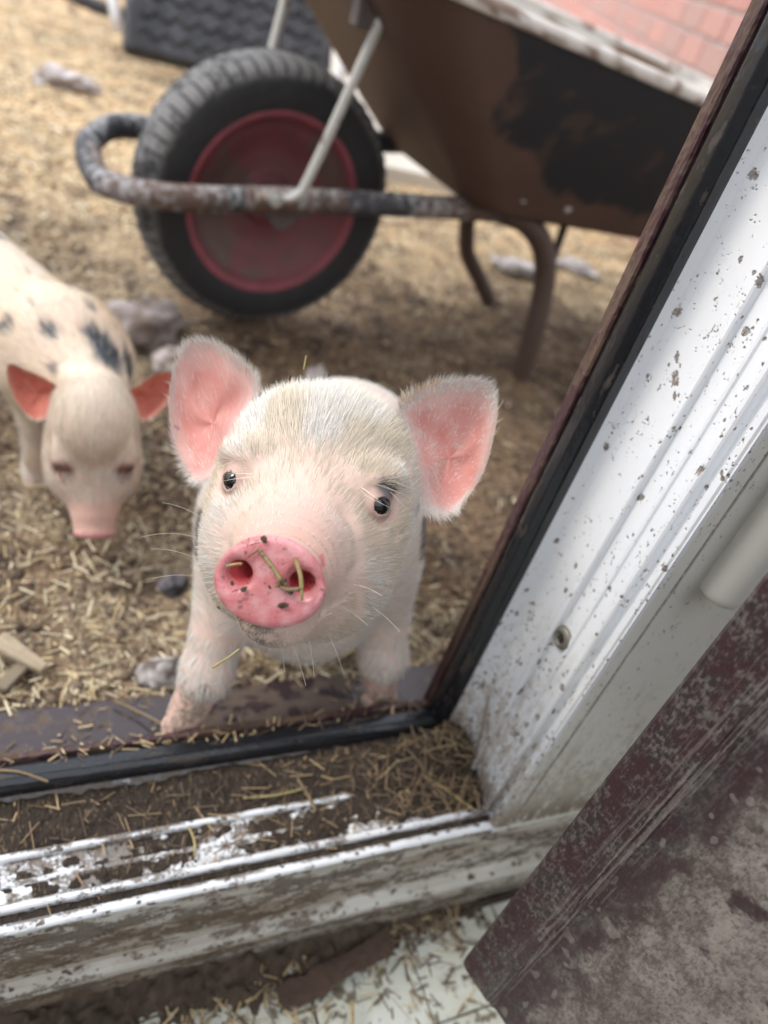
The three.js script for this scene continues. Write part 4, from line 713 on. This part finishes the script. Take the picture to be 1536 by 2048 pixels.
{ // long stray hairs on the cheek and chin
  const ws = []; for (const [q, d, l] of [[[-5.6, -0.6, -8.2], [-1, 0.25, 0.5], 2.8], [[-5.7, 0.4, -8.8], [-1, 0.5, 0.2], 2.2], [[-5.5, -1.6, -7.8], [-1, 0.5, 0.6], 2.4], [[-5.2, -2.4, -7.2], [-1, 0.1, 0.5], 2.0], [[0.4, -4.0, -3.6], [0.3, -1, 0.2], 1.1], [[0.9, -4.0, -3.8], [0.6, -1, 0.1], 1.7], [[3.2, -0.8, -4.8], [1, 0.2, 0.7], 1.8], [[2.9, -1.8, -4.2], [1, -0.1, 0.7], 1.6], [[4.2, -2.2, -6.4], [1, -0.3, 0.5], 1.8], [[2.4, -3.4, -4.6], [0.7, -0.8, 0.5], 1.8], [[1.6, -3.6, -3.9], [0.4, -0.9, 0.5], 1.5]]) {
    const n = Math.hypot(...d), P = []; for (let i = 0; i <= 4; i++) { const t = i / 4 * l; P.push(V(...pig1.wld([q[0] + d[0] / n * t, q[1] + d[1] / n * t - 0.10 * t * t, q[2] + d[2] / n * t])).sub(pig1.pig.position)); }
    ws.push(tube(P, 0.00009, 12, 4));
  }
  tag(mesh('whiskers', mergeGeometries(ws), std([0.82, 0.74, 0.60], 0.5), pig1.pig), null, null, null, 'stuff');
}
// ---- the spotted piglet grazing behind it
const S2 = [0.0492, 0.0135, -0.5505];
const camv = (x, y, z) => [0, 1, 2].map((i) => RIGHT.getComponent(i) * x + UPC.getComponent(i) * y + BACK.getComponent(i) * z);
const F2 = [-0.017, -0.762, 0.648], L2 = [0.998, 0.029, 0.060], U2 = [-0.065, 0.647, 0.759];
const at2 = (q) => [0, 1, 2].map((i) => S2[i] + (L2[i] * q[0] + U2[i] * q[1] + F2[i] * q[2]) * 0.0090);
const spots2 = [[0.0523, 0.1637, -0.6618, 0.014], [0.066, 0.151, -0.648, 0.029], [0.0872, 0.1249, -0.6663, 0.023], [0.0155, 0.164, -0.661, 0.011], [0.0147, 0.1392, -0.6341, 0.009], [-0.001, 0.160, -0.85, 0.012], [0.0132, 0.173, -0.749, 0.008], [0.0146, 0.180, -0.7134, 0.007], [0.0517, 0.1743, -0.6907, 0.008], [-0.0123, 0.1687, -0.7207, 0.004], [-0.0206, 0.1512, -0.6818, 0.012], [-0.026, 0.166, -0.84, 0.013], [0.003, 0.168, -0.69, 0.005], [...at2([-3.0, 3.1, -12.2]), 0.007], [0.03, 0.17, -0.80, 0.007], [-0.05, 0.165, -0.80, 0.010], [0.045, 0.15, -0.78, 0.009], [0.036, 0.170, -0.72, 0.006], [0.0, 0.172, -0.76, 0.007], [-0.03, 0.168, -0.73, 0.009], [0.02, 0.172, -0.78, 0.006], [0.05, 0.158, -0.73, 0.007], [-0.022, 0.174, -0.80, 0.007], [0.036, 0.163, -0.645, 0.006]];
const mirrorEar = (o, dx, dy, k) => o.map((p) => [p[0] * k, p[1] * dy + dx, p[2]]);
const pig2 = makePig({
  jowl: 1, neckBlend: 0.014, name: 'piglet', label: 'cream piglet with black spots, rooting in the straw at the left', base: [0.0, -0.03, -0.75],
  S: S2, F: F2, U: U2, L: L2, scale: 0.90, wx: 0.83, h: 0.0022, lo: [-0.22, -0.09, -1.08], hi: [0.16, 0.26, -0.52],
  bones: [[[0.048, 0.116, -0.640], [0.034, 0.117, -0.69], 0.034, 0.047, 0.03], [[0.018, 0.114, -0.715], [-0.078, 0.108, -0.875], 0.052, 0.064, 0.05],
    [[0.005, 0.095, -0.70], [0.006, 0.04, -0.70], 0.024, 0.016, 0.03], [[0.006, 0.04, -0.70], [0.006, -0.03, -0.70], 0.016, 0.013, 0.012], [[0.062, 0.10, -0.70], [0.070, 0.04, -0.69], 0.026, 0.016, 0.03], [[0.070, 0.04, -0.69], [0.070, -0.03, -0.695], 0.016, 0.013, 0.012],
    [[-0.075, 0.085, -0.90], [-0.085, 0.04, -0.91], 0.038, 0.018, 0.03], [[-0.085, 0.04, -0.91], [-0.085, -0.035, -0.905], 0.017, 0.013, 0.012], [[-0.03, 0.085, -0.90], [-0.015, 0.04, -0.91], 0.036, 0.018, 0.03], [[-0.015, 0.04, -0.91], [-0.015, -0.035, -0.90], 0.017, 0.013, 0.012],
    [[-0.07, 0.12, -0.93], [-0.085, 0.09, -0.95], 0.011, 0.006, 0.01]],
  toes: [...foot(0.006, -0.042, -0.70), ...foot(0.070, -0.042, -0.69), ...foot(-0.085, -0.048, -0.905), ...foot(-0.015, -0.048, -0.90)],
  ears: [earPairOutline([[-3.43, 3.13, -14.1], [-4.62, 3.3, -15.0], [-7.17, 2.86, -16.08], [-9.06, 2.4, -16.62], [-9.33, 2.22, -15.9], [-8.95, 2.22, -14.29], [-7.87, 2.49, -12.58], [-6.46, 2.76, -11.5], [-5.16, 3.03, -11.67], [-3.75, 3.22, -12.67]], [-5.92, 2.76, -13.48], 1.7, [0.15, 0.95, 0.3]),
    earPairOutline([[3.43, 3.13, -14.1], [5.58, 3.22, -15.63], [7.87, 2.76, -16.79], [9.16, 2.4, -16.52], [9.06, 2.22, -15.18], [8.41, 2.31, -13.83], [7.0, 2.49, -12.4], [5.8, 2.86, -11.76], [4.73, 3.13, -12.13], [3.64, 3.22, -13.02]], [5.8, 2.76, -13.74], 1.7, [-0.15, 0.95, 0.3])],
  skin: (x, y, z, q) => mix3(mix3(skinOf(x, y, z, q, []), [0.16, 0.06, 0.05], 0.92 * sm(1.7, 0.9, Math.hypot(Math.abs(q[0]) - 3.3, (q[1] - 3.0) * 0.6, q[2] + 6.7))), [0.05, 0.053, 0.066], spotAt(spots2, x, y, z, 70, 0.6, 0.35)).map((e, i) => q[2] < -15 ? e * [1.08, 1.1, 1.02][i] : e),
  snout: (q) => [0.76, 0.36, 0.36], ear: (side, t, q) => side ? [0.78, 0.64, 0.52] : mix3([0.50, 0.12, 0.08], [0.62, 0.20, 0.14], fbm3(...q, 2)),
  density: (x, y, z, q, info) => { if (info) return info[0] ? 1 : info[1] > 0.8 ? 0.8 : 0.05; if (q[2] > -15) return (0.1 + 1.2 * sm(-1.5, -4, q[2])) * (0.12 + 0.88 * sm(1.0, 1.9, Math.hypot(Math.abs(q[0]) - 3.3, (q[1] - 3.0) * 0.6, q[2] + 6.7))); return 0.9; },
  hairs: 95000,
  hair: (p, q, info) => {
    const back = [-0.3, 0.02, -0.95];
    if (info) { const rad = sub(q, info[3].centre), rw = [0, 1, 2].map((i) => L2[i] * rad[0] + U2[i] * rad[1] + F2[i] * rad[2]); return { flow: rw, tilt: 0.4, len: 0.006, color: CREAM }; }
    const head = q[2] > -14 ? 0.01 + 0.99 * sm(0.36, 0.54, fbm3(q[0] * 0.4, q[1] * 0.4, q[2] * 0.4, 2)) : 0, sp = spotAt(spots2, ...p, 70, 0.6, 0.35), c = mix3(mix3(head ? mix3([0.78, 0.64, 0.48], [0.88, 0.87, 0.84], head) : [0.76, 0.60, 0.41], [0.88, 0.80, 0.66], sm(0.3, 0.65, fbm3(p[0] * 14, p[1] * 14, p[2] * 14, 3))), [0.05, 0.054, 0.068], sp * (rnd() < 0.88 ? 1 : 0.2));
    return { flow: q[2] > -15 ? furFlow(q, F2, U2, L2, back) : back, tilt: 0.2, len: q[2] > -3 ? 0.003 : 0.013, width: 1.3, color: c };
  },
});

// ---------------------------------------------------------------- straw
function strawGeo(bend, flat, n = 3) { // unit length along x, 1 wide; a split, flattened stalk
  const pos = [], idx = [];
  for (let i = 0; i <= n; i++) { const t = i / n - 0.5, y = bend * (0.25 - t * t), w = 0.5 * (1 - 0.25 * Math.abs(t)); pos.push(t, y, -w, t, y + flat, 0, t, y, w, t, y - flat * 0.4, 0); }
  for (let i = 0; i < n; i++) for (let k = 0; k < 4; k++) { const a = i * 4 + k, b = i * 4 + (k + 1) % 4; idx.push(a, b, a + 4, b, b + 4, a + 4); }
  idx.push(0, 2, 1, 0, 3, 2, n * 4, n * 4 + 1, n * 4 + 2, n * 4, n * 4 + 2, n * 4 + 3);
  let g = new THREE.BufferGeometry(); g.setAttribute('position', new THREE.Float32BufferAttribute(pos, 3)); g.setIndex(idx); g = g.toNonIndexed(); g.computeVertexNormals(); return g;
}
const strawMat = new THREE.MeshPhysicalMaterial({ roughness: 0.55 });
const strawTints = [[0.60, 0.475, 0.26], [0.44, 0.325, 0.175], [0.70, 0.61, 0.43], [0.29, 0.20, 0.115], [0.15, 0.10, 0.063], [0.60, 0.51, 0.33], [0.095, 0.070, 0.05], [0.44, 0.39, 0.25]];
function scatter(name, label, count, place, geo) {
  const m = new THREE.InstancedMesh(geo, strawMat, count), M = new THREE.Matrix4(), q = new THREE.Quaternion(), e = new THREE.Euler(); let n = 0;
  for (let i = 0; i < count; i++) { const p = place(i); if (!p) continue; e.set(rr(-0.35, 0.35), rr(0, 6.283), gauss() * (p.pitch ?? 0.3), 'YXZ'); q.setFromEuler(e); const w = p.w ?? rr(0.0011, 0.0026); M.compose(V(p.x, p.y, p.z), q, V(p.len, w, w)); m.setMatrixAt(n, M); const c = p.tint ?? strawTints[Math.floor(rnd() * strawTints.length)], k = rr(0.8, 1.15); m.setColorAt(n, new THREE.Color().setRGB(c[0] * k, c[1] * k, c[2] * k)); n++; }
  m.count = n; m.name = numbered(name); m.castShadow = m.receiveShadow = true; scene.add(m); tag(m, label, 'straw', null, 'stuff'); return m;
}
const sg = [strawGeo(0.12, 0.35), strawGeo(-0.05, 0.2, 2), strawGeo(0.3, 0.5, 4)];
// paler at the back and left, darker under the barrow and to the right
const paleness = (x, z) => cl(0.62 + 0.5 * (fbm(x * 4, z * 4, 3, 301) - 0.5) * 2 * 0.6 - 0.42 * darkAt(x, z) + 0.3 * sm(-1.1, -1.8, z));
for (let k = 0; k < 3; k++) scatter('straw_litter', ['chopped straw scattered over the yard', 'flat split straw scattered over the yard', 'bent straw stalks scattered over the yard'][k], [42000, 42000, 7000][k], () => {
  const z = -0.392 - Math.pow(rnd(), 1.5) * 3.0, x = rr(-0.6 + 0.2 * z, 0.55 - 0.85 * z); if (x > 2.4) return null;
  const pal = paleness(x, z); if (rnd() > 0.12 + 0.85 * pal) return null;
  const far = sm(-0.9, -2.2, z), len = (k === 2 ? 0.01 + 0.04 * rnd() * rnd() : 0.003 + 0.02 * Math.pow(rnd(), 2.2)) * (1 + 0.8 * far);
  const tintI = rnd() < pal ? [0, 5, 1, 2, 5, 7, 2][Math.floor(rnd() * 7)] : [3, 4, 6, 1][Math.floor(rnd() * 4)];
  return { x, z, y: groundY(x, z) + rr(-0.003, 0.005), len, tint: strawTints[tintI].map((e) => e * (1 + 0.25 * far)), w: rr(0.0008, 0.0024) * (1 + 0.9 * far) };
}, sg[k]);
scatter('sill_chaff', 'short straw and chaff lying in the door sill', 900, () => {
  const x = mix(-0.5, X0 - 0.004, Math.pow(rnd(), 0.55)), z = rr(-0.305, -0.228); if (z > -0.242 && rnd() < 0.75) return null; if (x < 0.1 && rnd() < 0.35) return null;
  return { x, z, y: Math.max(soilY(x, z), -0.004) + rr(0.0005, 0.003), len: 0.002 + 0.022 * Math.pow(rnd(), 2.2), w: rr(0.0004, 0.0014), tint: strawTints[[1, 3, 4, 6, 4, 6, 3][Math.floor(rnd() * 7)]], pitch: 0.25 };
}, sg[0]);
scatter('corner_straw', 'tangle of longer brown straw heaped in the corner of the sill', 260, () => { const x = X0 - 0.004 - 0.085 * Math.pow(rnd(), 1.5), z = rr(-0.302, -0.24); return { x, z, y: soilY(x, z) + rr(0.0005, 0.009) * sm(0.22, 0.31, x), len: rr(0.008, 0.034), w: rr(0.0004, 0.0013), tint: strawTints[[1, 3, 4, 4, 6, 3][Math.floor(rnd() * 6)]], pitch: 0.5 }; }, sg[2]);
scatter('ledge_chaff', 'wet chaff and crumbs of soil on the outer ledge and trim', 700, () => {
  const onTrim = rnd() < 0.4, x = rr(-0.4, X0 - 0.02), z = onTrim ? rr(-0.3315, -0.318) : rr(-0.388, -0.337); if (!onTrim && n2(x * 22, z * 40, 311) < 0.5) return null;
  return { x, z, y: (onTrim ? 0.0215 : LEDGE) + rr(0.0003, 0.0018), len: rr(0.002, 0.012), w: rr(0.0005, 0.0016), tint: strawTints[[3, 4, 6, 4, 1, 0][Math.floor(rnd() * 6)]], pitch: 0.12 };
}, sg[1]);
scatter('floor_chaff', 'trodden straw and chaff on the inner floor below the sill', 2300, () => {
  const x = rr(-0.15, 0.34), z = ZI + 0.004 + Math.pow(rnd(), 1.8) * 0.2; if (x > 0.2 && rnd() < 0.6 && z > ZI + 0.03) return null;
  return { x, z, y: FLOOR + rr(0.0005, 0.006), len: rr(0.004, 0.024), w: rr(0.0006, 0.002), tint: strawTints[[1, 3, 4, 6, 4, 0][Math.floor(rnd() * 6)]], pitch: 0.2 };
}, sg[0]);
{ // crumbs of trodden soil and dung among the straw
  const g = lump(1, 1.2, 0.7, 1, 0.5, 1.4, 5, 1), m = new THREE.MeshStandardMaterial({ roughness: 0.95 }), N = 13000, I = new THREE.InstancedMesh(g, m, N), M = new THREE.Matrix4(), q = new THREE.Quaternion(), e = new THREE.Euler(); let n = 0;
  for (let i = 0; i < N; i++) {
    const z = -0.392 - Math.pow(rnd(), 1.4) * 2.2, x = rr(-0.5 + 0.1 * z, 0.55 - 0.85 * z); if (x > 2 || rnd() > 0.35 + 0.65 * (1 - paleness(x, z))) continue;
    const r = 0.001 + 0.0045 * Math.pow(rnd(), 3); e.set(rr(0, 6), rr(0, 6), rr(0, 6)); q.setFromEuler(e); M.compose(V(x, groundY(x, z) + r * 0.4, z), q, V(r, r, r)); I.setMatrixAt(n, M);
    const c = mix3([0.075, 0.052, 0.035], [0.24, 0.175, 0.12], rnd()); I.setColorAt(n++, new THREE.Color().setRGB(...c));
  }
  I.count = n; I.name = 'soil_crumbs'; I.castShadow = I.receiveShadow = true; scene.add(I); tag(I, 'brown crumbs of soil trodden among the straw', 'soil', null, 'stuff');
}
{ // mound of dirt along the foot of the sill
  const pos = [], idx = [], nx = 420, nz = 50;
  for (let j = 0; j <= nz; j++) for (let i = 0; i <= nx; i++) { const x = mix(-0.55, 0.36, i / nx), v = j / nz, z = ZI - 0.002 + v * 0.075, a = fbm(x * 30, z * 40, 4, 321), b = fbm(x * 150, z * 150, 3, 323); pos.push(x, FLOOR - 0.007 + (0.03 * (1 - v) * (0.35 + a) * (1 - 0.55 * sm(0.15, 0.33, x)) - 0.012 * v + 0.014 * (b - 0.5)), z); }
  for (let j = 0; j < nz; j++) for (let i = 0; i < nx; i++) { const a = j * (nx + 1) + i; idx.push(a, a + nx + 1, a + 1, a + 1, a + nx + 1, a + nx + 2); }
  const g = new THREE.BufferGeometry(); g.setAttribute('position', new THREE.Float32BufferAttribute(pos, 3)); g.setIndex(idx); g.computeVertexNormals(); tint(g, (x, y, z) => mix3([0.03, 0.021, 0.015], [0.13, 0.095, 0.065], fbm(x * 200, z * 200, 4, 325)));
  tag(mesh('soil', g, new THREE.MeshStandardMaterial({ vertexColors: true, roughness: 0.95 })), 'bank of dirt heaped along the foot of the sill indoors', 'soil', null, 'stuff');
}
// single stalks that stand out
const stalkMat = (c, s) => surface(128, 32, 0.05, 0.006, (u, v) => { const a = fbm(u * 60, v * 1500, 3, s), b = fbm(u * 300, v * 300, 3, s + 2); return [...mix3(mix3(c, c.map((e) => e * 0.55), a), [0.10, 0.07, 0.045], sm(0.6, 0.72, b) * 0.8), 0.5, a]; }, 0.0003);
const yellow = stalkMat([0.50, 0.39, 0.16], 401), brown = stalkMat([0.30, 0.21, 0.11], 411), greenish = stalkMat([0.46, 0.40, 0.17], 421);
function stalk(pts, r, mat, label, flat = 0.55) {
  const A = V(...pts[0]), rel = pts.map((p) => V(...p).sub(A)), g = tube(rel, r, 24, 8), uv = g.attributes.uv; for (let i = 0; i < uv.count; i++) uv.setXY(i, uv.getX(i) * 0.05, uv.getY(i) * 0.006);
  const ends = [0, rel.length - 1].map((k) => { const s = new THREE.SphereGeometry(r * 0.98, 8, 6); s.translate(rel[k].x, rel[k].y, rel[k].z); return s; });
  const m = mesh('straw', mergeGeometries([g, ...ends]), mat); m.position.copy(A); tag(m, label, 'straw'); return m;
}
const onSnout = (...qs) => qs.map((q) => pig1.wld(q));
stalk(onSnout([-0.55, 1.28, 0.10], [0.05, 0.72, 0.13], [0.52, 0.22, 0.22]), 0.00085, greenish, 'yellow-green straw lying slantwise on the top of the piglet snout');
stalk(onSnout([1.02, 1.15, 0.16], [1.32, 0.55, 0.28], [1.45, 0.05, 0.34]), 0.00095, yellow, 'brown-yellow straw running down into the right nostril');
stalk(onSnout([1.45, 0.05, 0.34], [1.49, -0.18, 0.36], [1.52, -0.42, 0.33]), 0.0007, yellow, 'pale straw end hanging below the right nostril');
stalk(onSnout([-1.78, 0.38, 0.12], [-1.5, 0.5, 0.14], [-1.2, 0.58, 0.14]), 0.0006, yellow, 'tiny straw bit above the left nostril');
stalk(onSnout([0.45, 0.0, 0.22], [0.85, -0.12, 0.3], [1.35, 0.0, 0.36]), 0.0009, brown, 'short crossed straw between the nostrils');
stalk(onSnout([0.35, -0.1, 0.16], [0.75, 0.1, 0.25]), 0.0007, greenish, 'broken straw bit left of the right nostril');
stalk(onSnout([-0.98, 0.9, 0.05], [-0.6, 1.26, 0.05]), 0.0004, brown, 'thin brown straw at the top left of the piglet snout');
stalk(onSnout([-1.35, -4.05, -2.4], [-1.75, -4.45, -2.2], [-2.35, -4.95, -2.0]), 0.0006, yellow, 'thin yellow straw sticking out from the piglet chin');
stalk(onSnout([-1.9, 8.9, -12.5], [-1.85, 9.6, -12.4]), 0.0005, yellow, 'straw bit standing up on the crown of the piglet');
{ // crumbs of soil stuck to the snout
  const crumbMat = new THREE.MeshStandardMaterial({ roughness: 0.95 }); crumbMat.color.setRGB(0.085, 0.06, 0.038); let k = 0;
  for (const [q, r, where] of [[[-0.42, 1.72, 0.0], 0.0016, 'soil crumb on the top rim of the piglet snout'], [[0.72, -0.9, 0.06], 0.0021, 'largest soil crumb, below the right nostril of the piglet'], [[-0.98, -0.5, 0.06], 0.0014, 'soil crumb below the left nostril of the piglet'], [[-1.5, -0.32, 0.04], 0.0010, 'small dark crumb beside the left nostril of the piglet'], [[0.62, 0.12, 0.18], 0.0022, 'brown clump under the straws on the piglet snout'], [[0.08, -0.22, 0.05], 0.0008, 'tiny dark crumb in the middle of the piglet snout'], [[1.0, -0.25, 0.25], 0.0016, 'brown clump at the rim of the right nostril'], [[-2.0, -1.55, -0.2], 0.0009, 'speck of soil at the lower left rim of the snout']]) {
    const w = pig1.wld(q), m = mesh('soil_crumb', lump(r * 0.85, 1.2, 0.55, 0.8, 0.9, 2.6, 3 + k++ * 1.7, 3), crumbMat); m.position.set(...w); m.rotation.set(k, k * 2, k * 3); tag(m, where, 'crumb');
  }
}
stalk([[0.268, 0.006, -0.278], [0.288, 0.006, -0.258], [0.306, 0.004, -0.238]], 0.0011, yellow, 'long yellow straw on the sill leaning to the corner of the jamb');
stalk([[0.305, 0.006, -0.268], [0.316, 0.030, -0.272], [0.318, 0.075, -0.289]], 0.0006, brown, 'long thin stalk propped up against the jamb');
stalk([[-0.03, 0.0235, -0.3185], [-0.012, 0.0235, -0.314], [0.005, 0.021, -0.3055]], 0.0010, brown, 'brown straw lying across the black seal at the left');
stalk([[0.055, LEDGE + 0.004, -0.385], [0.075, LEDGE + 0.006, -0.368], [0.092, LEDGE + 0.014, -0.346]], 0.0010, brown, 'brown stalk on the wet ledge left of the hoof');
stalk([[0.185, 0.0, -0.262], [0.181, 0.003, -0.275], [0.176, 0.004, -0.290]], 0.0013, brown, 'dark stalk standing in the chaff in the middle of the sill');
stalk([[0.135, 0.002, -0.280], [0.160, 0.004, -0.277], [0.182, 0.003, -0.279]], 0.0010, greenish, 'grey-green stalk in the middle of the sill');
stalk([[0.095, -0.0015, -0.246], [0.096, 0, -0.256], [0.094, 0.001, -0.266]], 0.0009, yellow, 'pale straw lying across the white patch of the sill');
stalk([[0.215, FLOOR + 0.006, -0.112], [0.212, FLOOR + 0.010, -0.142], [0.216, FLOOR + 0.018, -0.168]], 0.0014, yellow, 'pale yellow straw on the white floor tiles');
// strip of bark or rusty tin on the inner floor
{
  const m = surface(256, 128, 0.12, 0.05, (u, v) => { const a = fbm(u * 40, v * 90, 4, 431), b = fbm(u * 250, v * 250, 3, 433); return [...mix3([0.035, 0.022, 0.016], [0.12, 0.072, 0.05], a * 0.6 + b * 0.4), 0.85, b]; }, 0.0015);
  const g = new THREE.BoxGeometry(0.098, 0.003, 0.017, 40, 1, 12), p = g.attributes.position, uv = g.attributes.uv; for (let i = 0; i < p.count; i++) { const x = p.getX(i), z = p.getZ(i); p.setY(i, p.getY(i) + 0.003 * Math.sin(x * 40) - 6 * z * z); p.setZ(i, z * (1 + 0.9 * (fbm(x * 90, z > 0 ? 1 : 4, 3, 435) - 0.5))); p.setX(i, x + 0.012 * (fbm(z * 300, x > 0 ? 1 : 5, 3, 437) - 0.5)); uv.setXY(i, x + 0.05, z + 0.02); } g.computeVertexNormals();
  const o = mesh('bark_strip', g, m); o.position.set(0.212, FLOOR + 0.013, -0.193); o.rotation.set(0.12, 0.18, 0.02); tag(o, 'rust brown strip of bark lying on the floor at the foot of the sill', 'bark');
}
// clods, stones and wood lying in the yard
const clodMat = new THREE.MeshStandardMaterial({ vertexColors: true, roughness: 0.92 });
function clod(name, x, z, r, s, c1, c2, label, cat, rot = 0, lift = 0.3, amp = 0.5) {
  const g = tint(lump(r, ...s, amp, 1.6, x * 31 + z * 17, 5), (a, b, c) => mix3(c1, c2, sm(0.38, 0.62, fbm3(a / r * 2.2, b / r * 2.2, c / r * 2.2 + x * 9, 4))));
  const m = mesh(name, g, clodMat); m.position.set(x, groundY(x, z) + r * lift, z); m.rotation.y = rot; tag(m, label, cat); return m;
}
clod('stone', 0.0945, -0.4115, 0.017, [1.15, 0.7, 0.8], [0.42, 0.40, 0.38], [0.13, 0.10, 0.085], 'pale grey stone in the straw behind the sill ledge', 'stone', 0.4);
clod('dung_clod', 0.150, -1.06, 0.05, [1.3, 0.75, 0.9], [0.14, 0.105, 0.085], [0.34, 0.30, 0.29], 'large grey-brown clod at the foot of the wheelbarrow tyre', 'clod', 0.3, 0.5, 0.9);
clod('dung_clod', 0.185, -0.985, 0.026, [1.1, 0.7, 0.9], [0.22, 0.17, 0.14], [0.42, 0.38, 0.37], 'small grey clod between the two piglets', 'clod', 1.2, 0.4, 0.8);
clod('dung_clod', 0.092, -2.37, 0.05, [1.5, 0.5, 0.8], [0.24, 0.19, 0.16], [0.60, 0.57, 0.58], 'pale lump of dung left of the tyre on bleached straw', 'clod', 0.2, 0.3, 1.0);
clod('dung_clod', 0.392, -0.965, 0.016, [0.9, 1.1, 0.7], [0.30, 0.26, 0.25], [0.48, 0.44, 0.43], 'pale grey flake standing up behind the ears of the white piglet', 'clod', 0.6, 0.6, 0.8);
clod('dung_clod', 1.04, -1.50, 0.035, [1.7, 0.45, 0.9], [0.26, 0.23, 0.21], [0.46, 0.44, 0.44], 'flat grey lump behind the wheelbarrow leg', 'clod', -0.5, 0.3, 0.9);
clod('dung_clod', 1.24, -1.56, 0.028, [1.9, 0.5, 0.8], [0.28, 0.25, 0.24], [0.48, 0.46, 0.47], 'long pale lump right of the wheelbarrow leg', 'clod', -0.6, 0.3, 0.9);
clod('stone', 0.117, -0.515, 0.012, [1.2, 0.7, 0.9], [0.05, 0.05, 0.055], [0.16, 0.14, 0.15], 'small dark stone right of the spotted piglet snout', 'stone', 0.8);
clod('stone', 0.328, -0.475, 0.009, [1.2, 0.7, 0.9], [0.035, 0.038, 0.045], [0.09, 0.09, 0.1], 'small black stone right of the white piglet ear', 'stone', 0.3);
{
  const m = surface(256, 128, 0.1, 0.05, (u, v) => { const a = fbm(u * 30, v * 240, 4, 441), b = fbm(u * 200, v * 200, 3, 443); return [...mix3([0.50, 0.41, 0.28], [0.22, 0.17, 0.115], a * 0.7 + b * 0.3), 0.75, a]; }, 0.001);
  const g = box(0.046, 0.009, 0.015, 0, 0, 0, 0.003, 4), p = g.attributes.position, uv = g.attributes.uv; for (let i = 0; i < p.count; i++) { const px = p.getX(i); p.setZ(i, p.getZ(i) * (1 - 7 * Math.abs(px)) + 0.008 * (n2(px * 160, p.getZ(i) > 0 ? 1 : 2, 5) - 0.5)); p.setY(i, p.getY(i) + 0.004 * (n2(px * 120, p.getZ(i) * 200, 7) - 0.5)); uv.setXY(i, p.getX(i) + 0.05, p.getZ(i) + p.getY(i) + 0.02); } g.computeVertexNormals();
  const o = mesh('wood_chip', g, m); o.position.set(-0.012, groundY(-0.012, -0.435) + 0.012, -0.435); o.rotation.set(0.1, -0.75, -0.08); tag(o, 'pale splinter of wood at the left edge above the ledge', 'wood chip');
  const o2 = mesh('wood_chip', box(0.026, 0.006, 0.011, 0.0, 0, 0, 0.002, 2), m); o2.position.set(-0.018, groundY(-0.018, -0.418) + 0.008, -0.418); o2.rotation.set(-0.1, 0.9, 0.1); tag(o2, 'short pale wood piece under the larger splinter at the left edge', 'wood chip');
}
renderer.render(scene, camera);
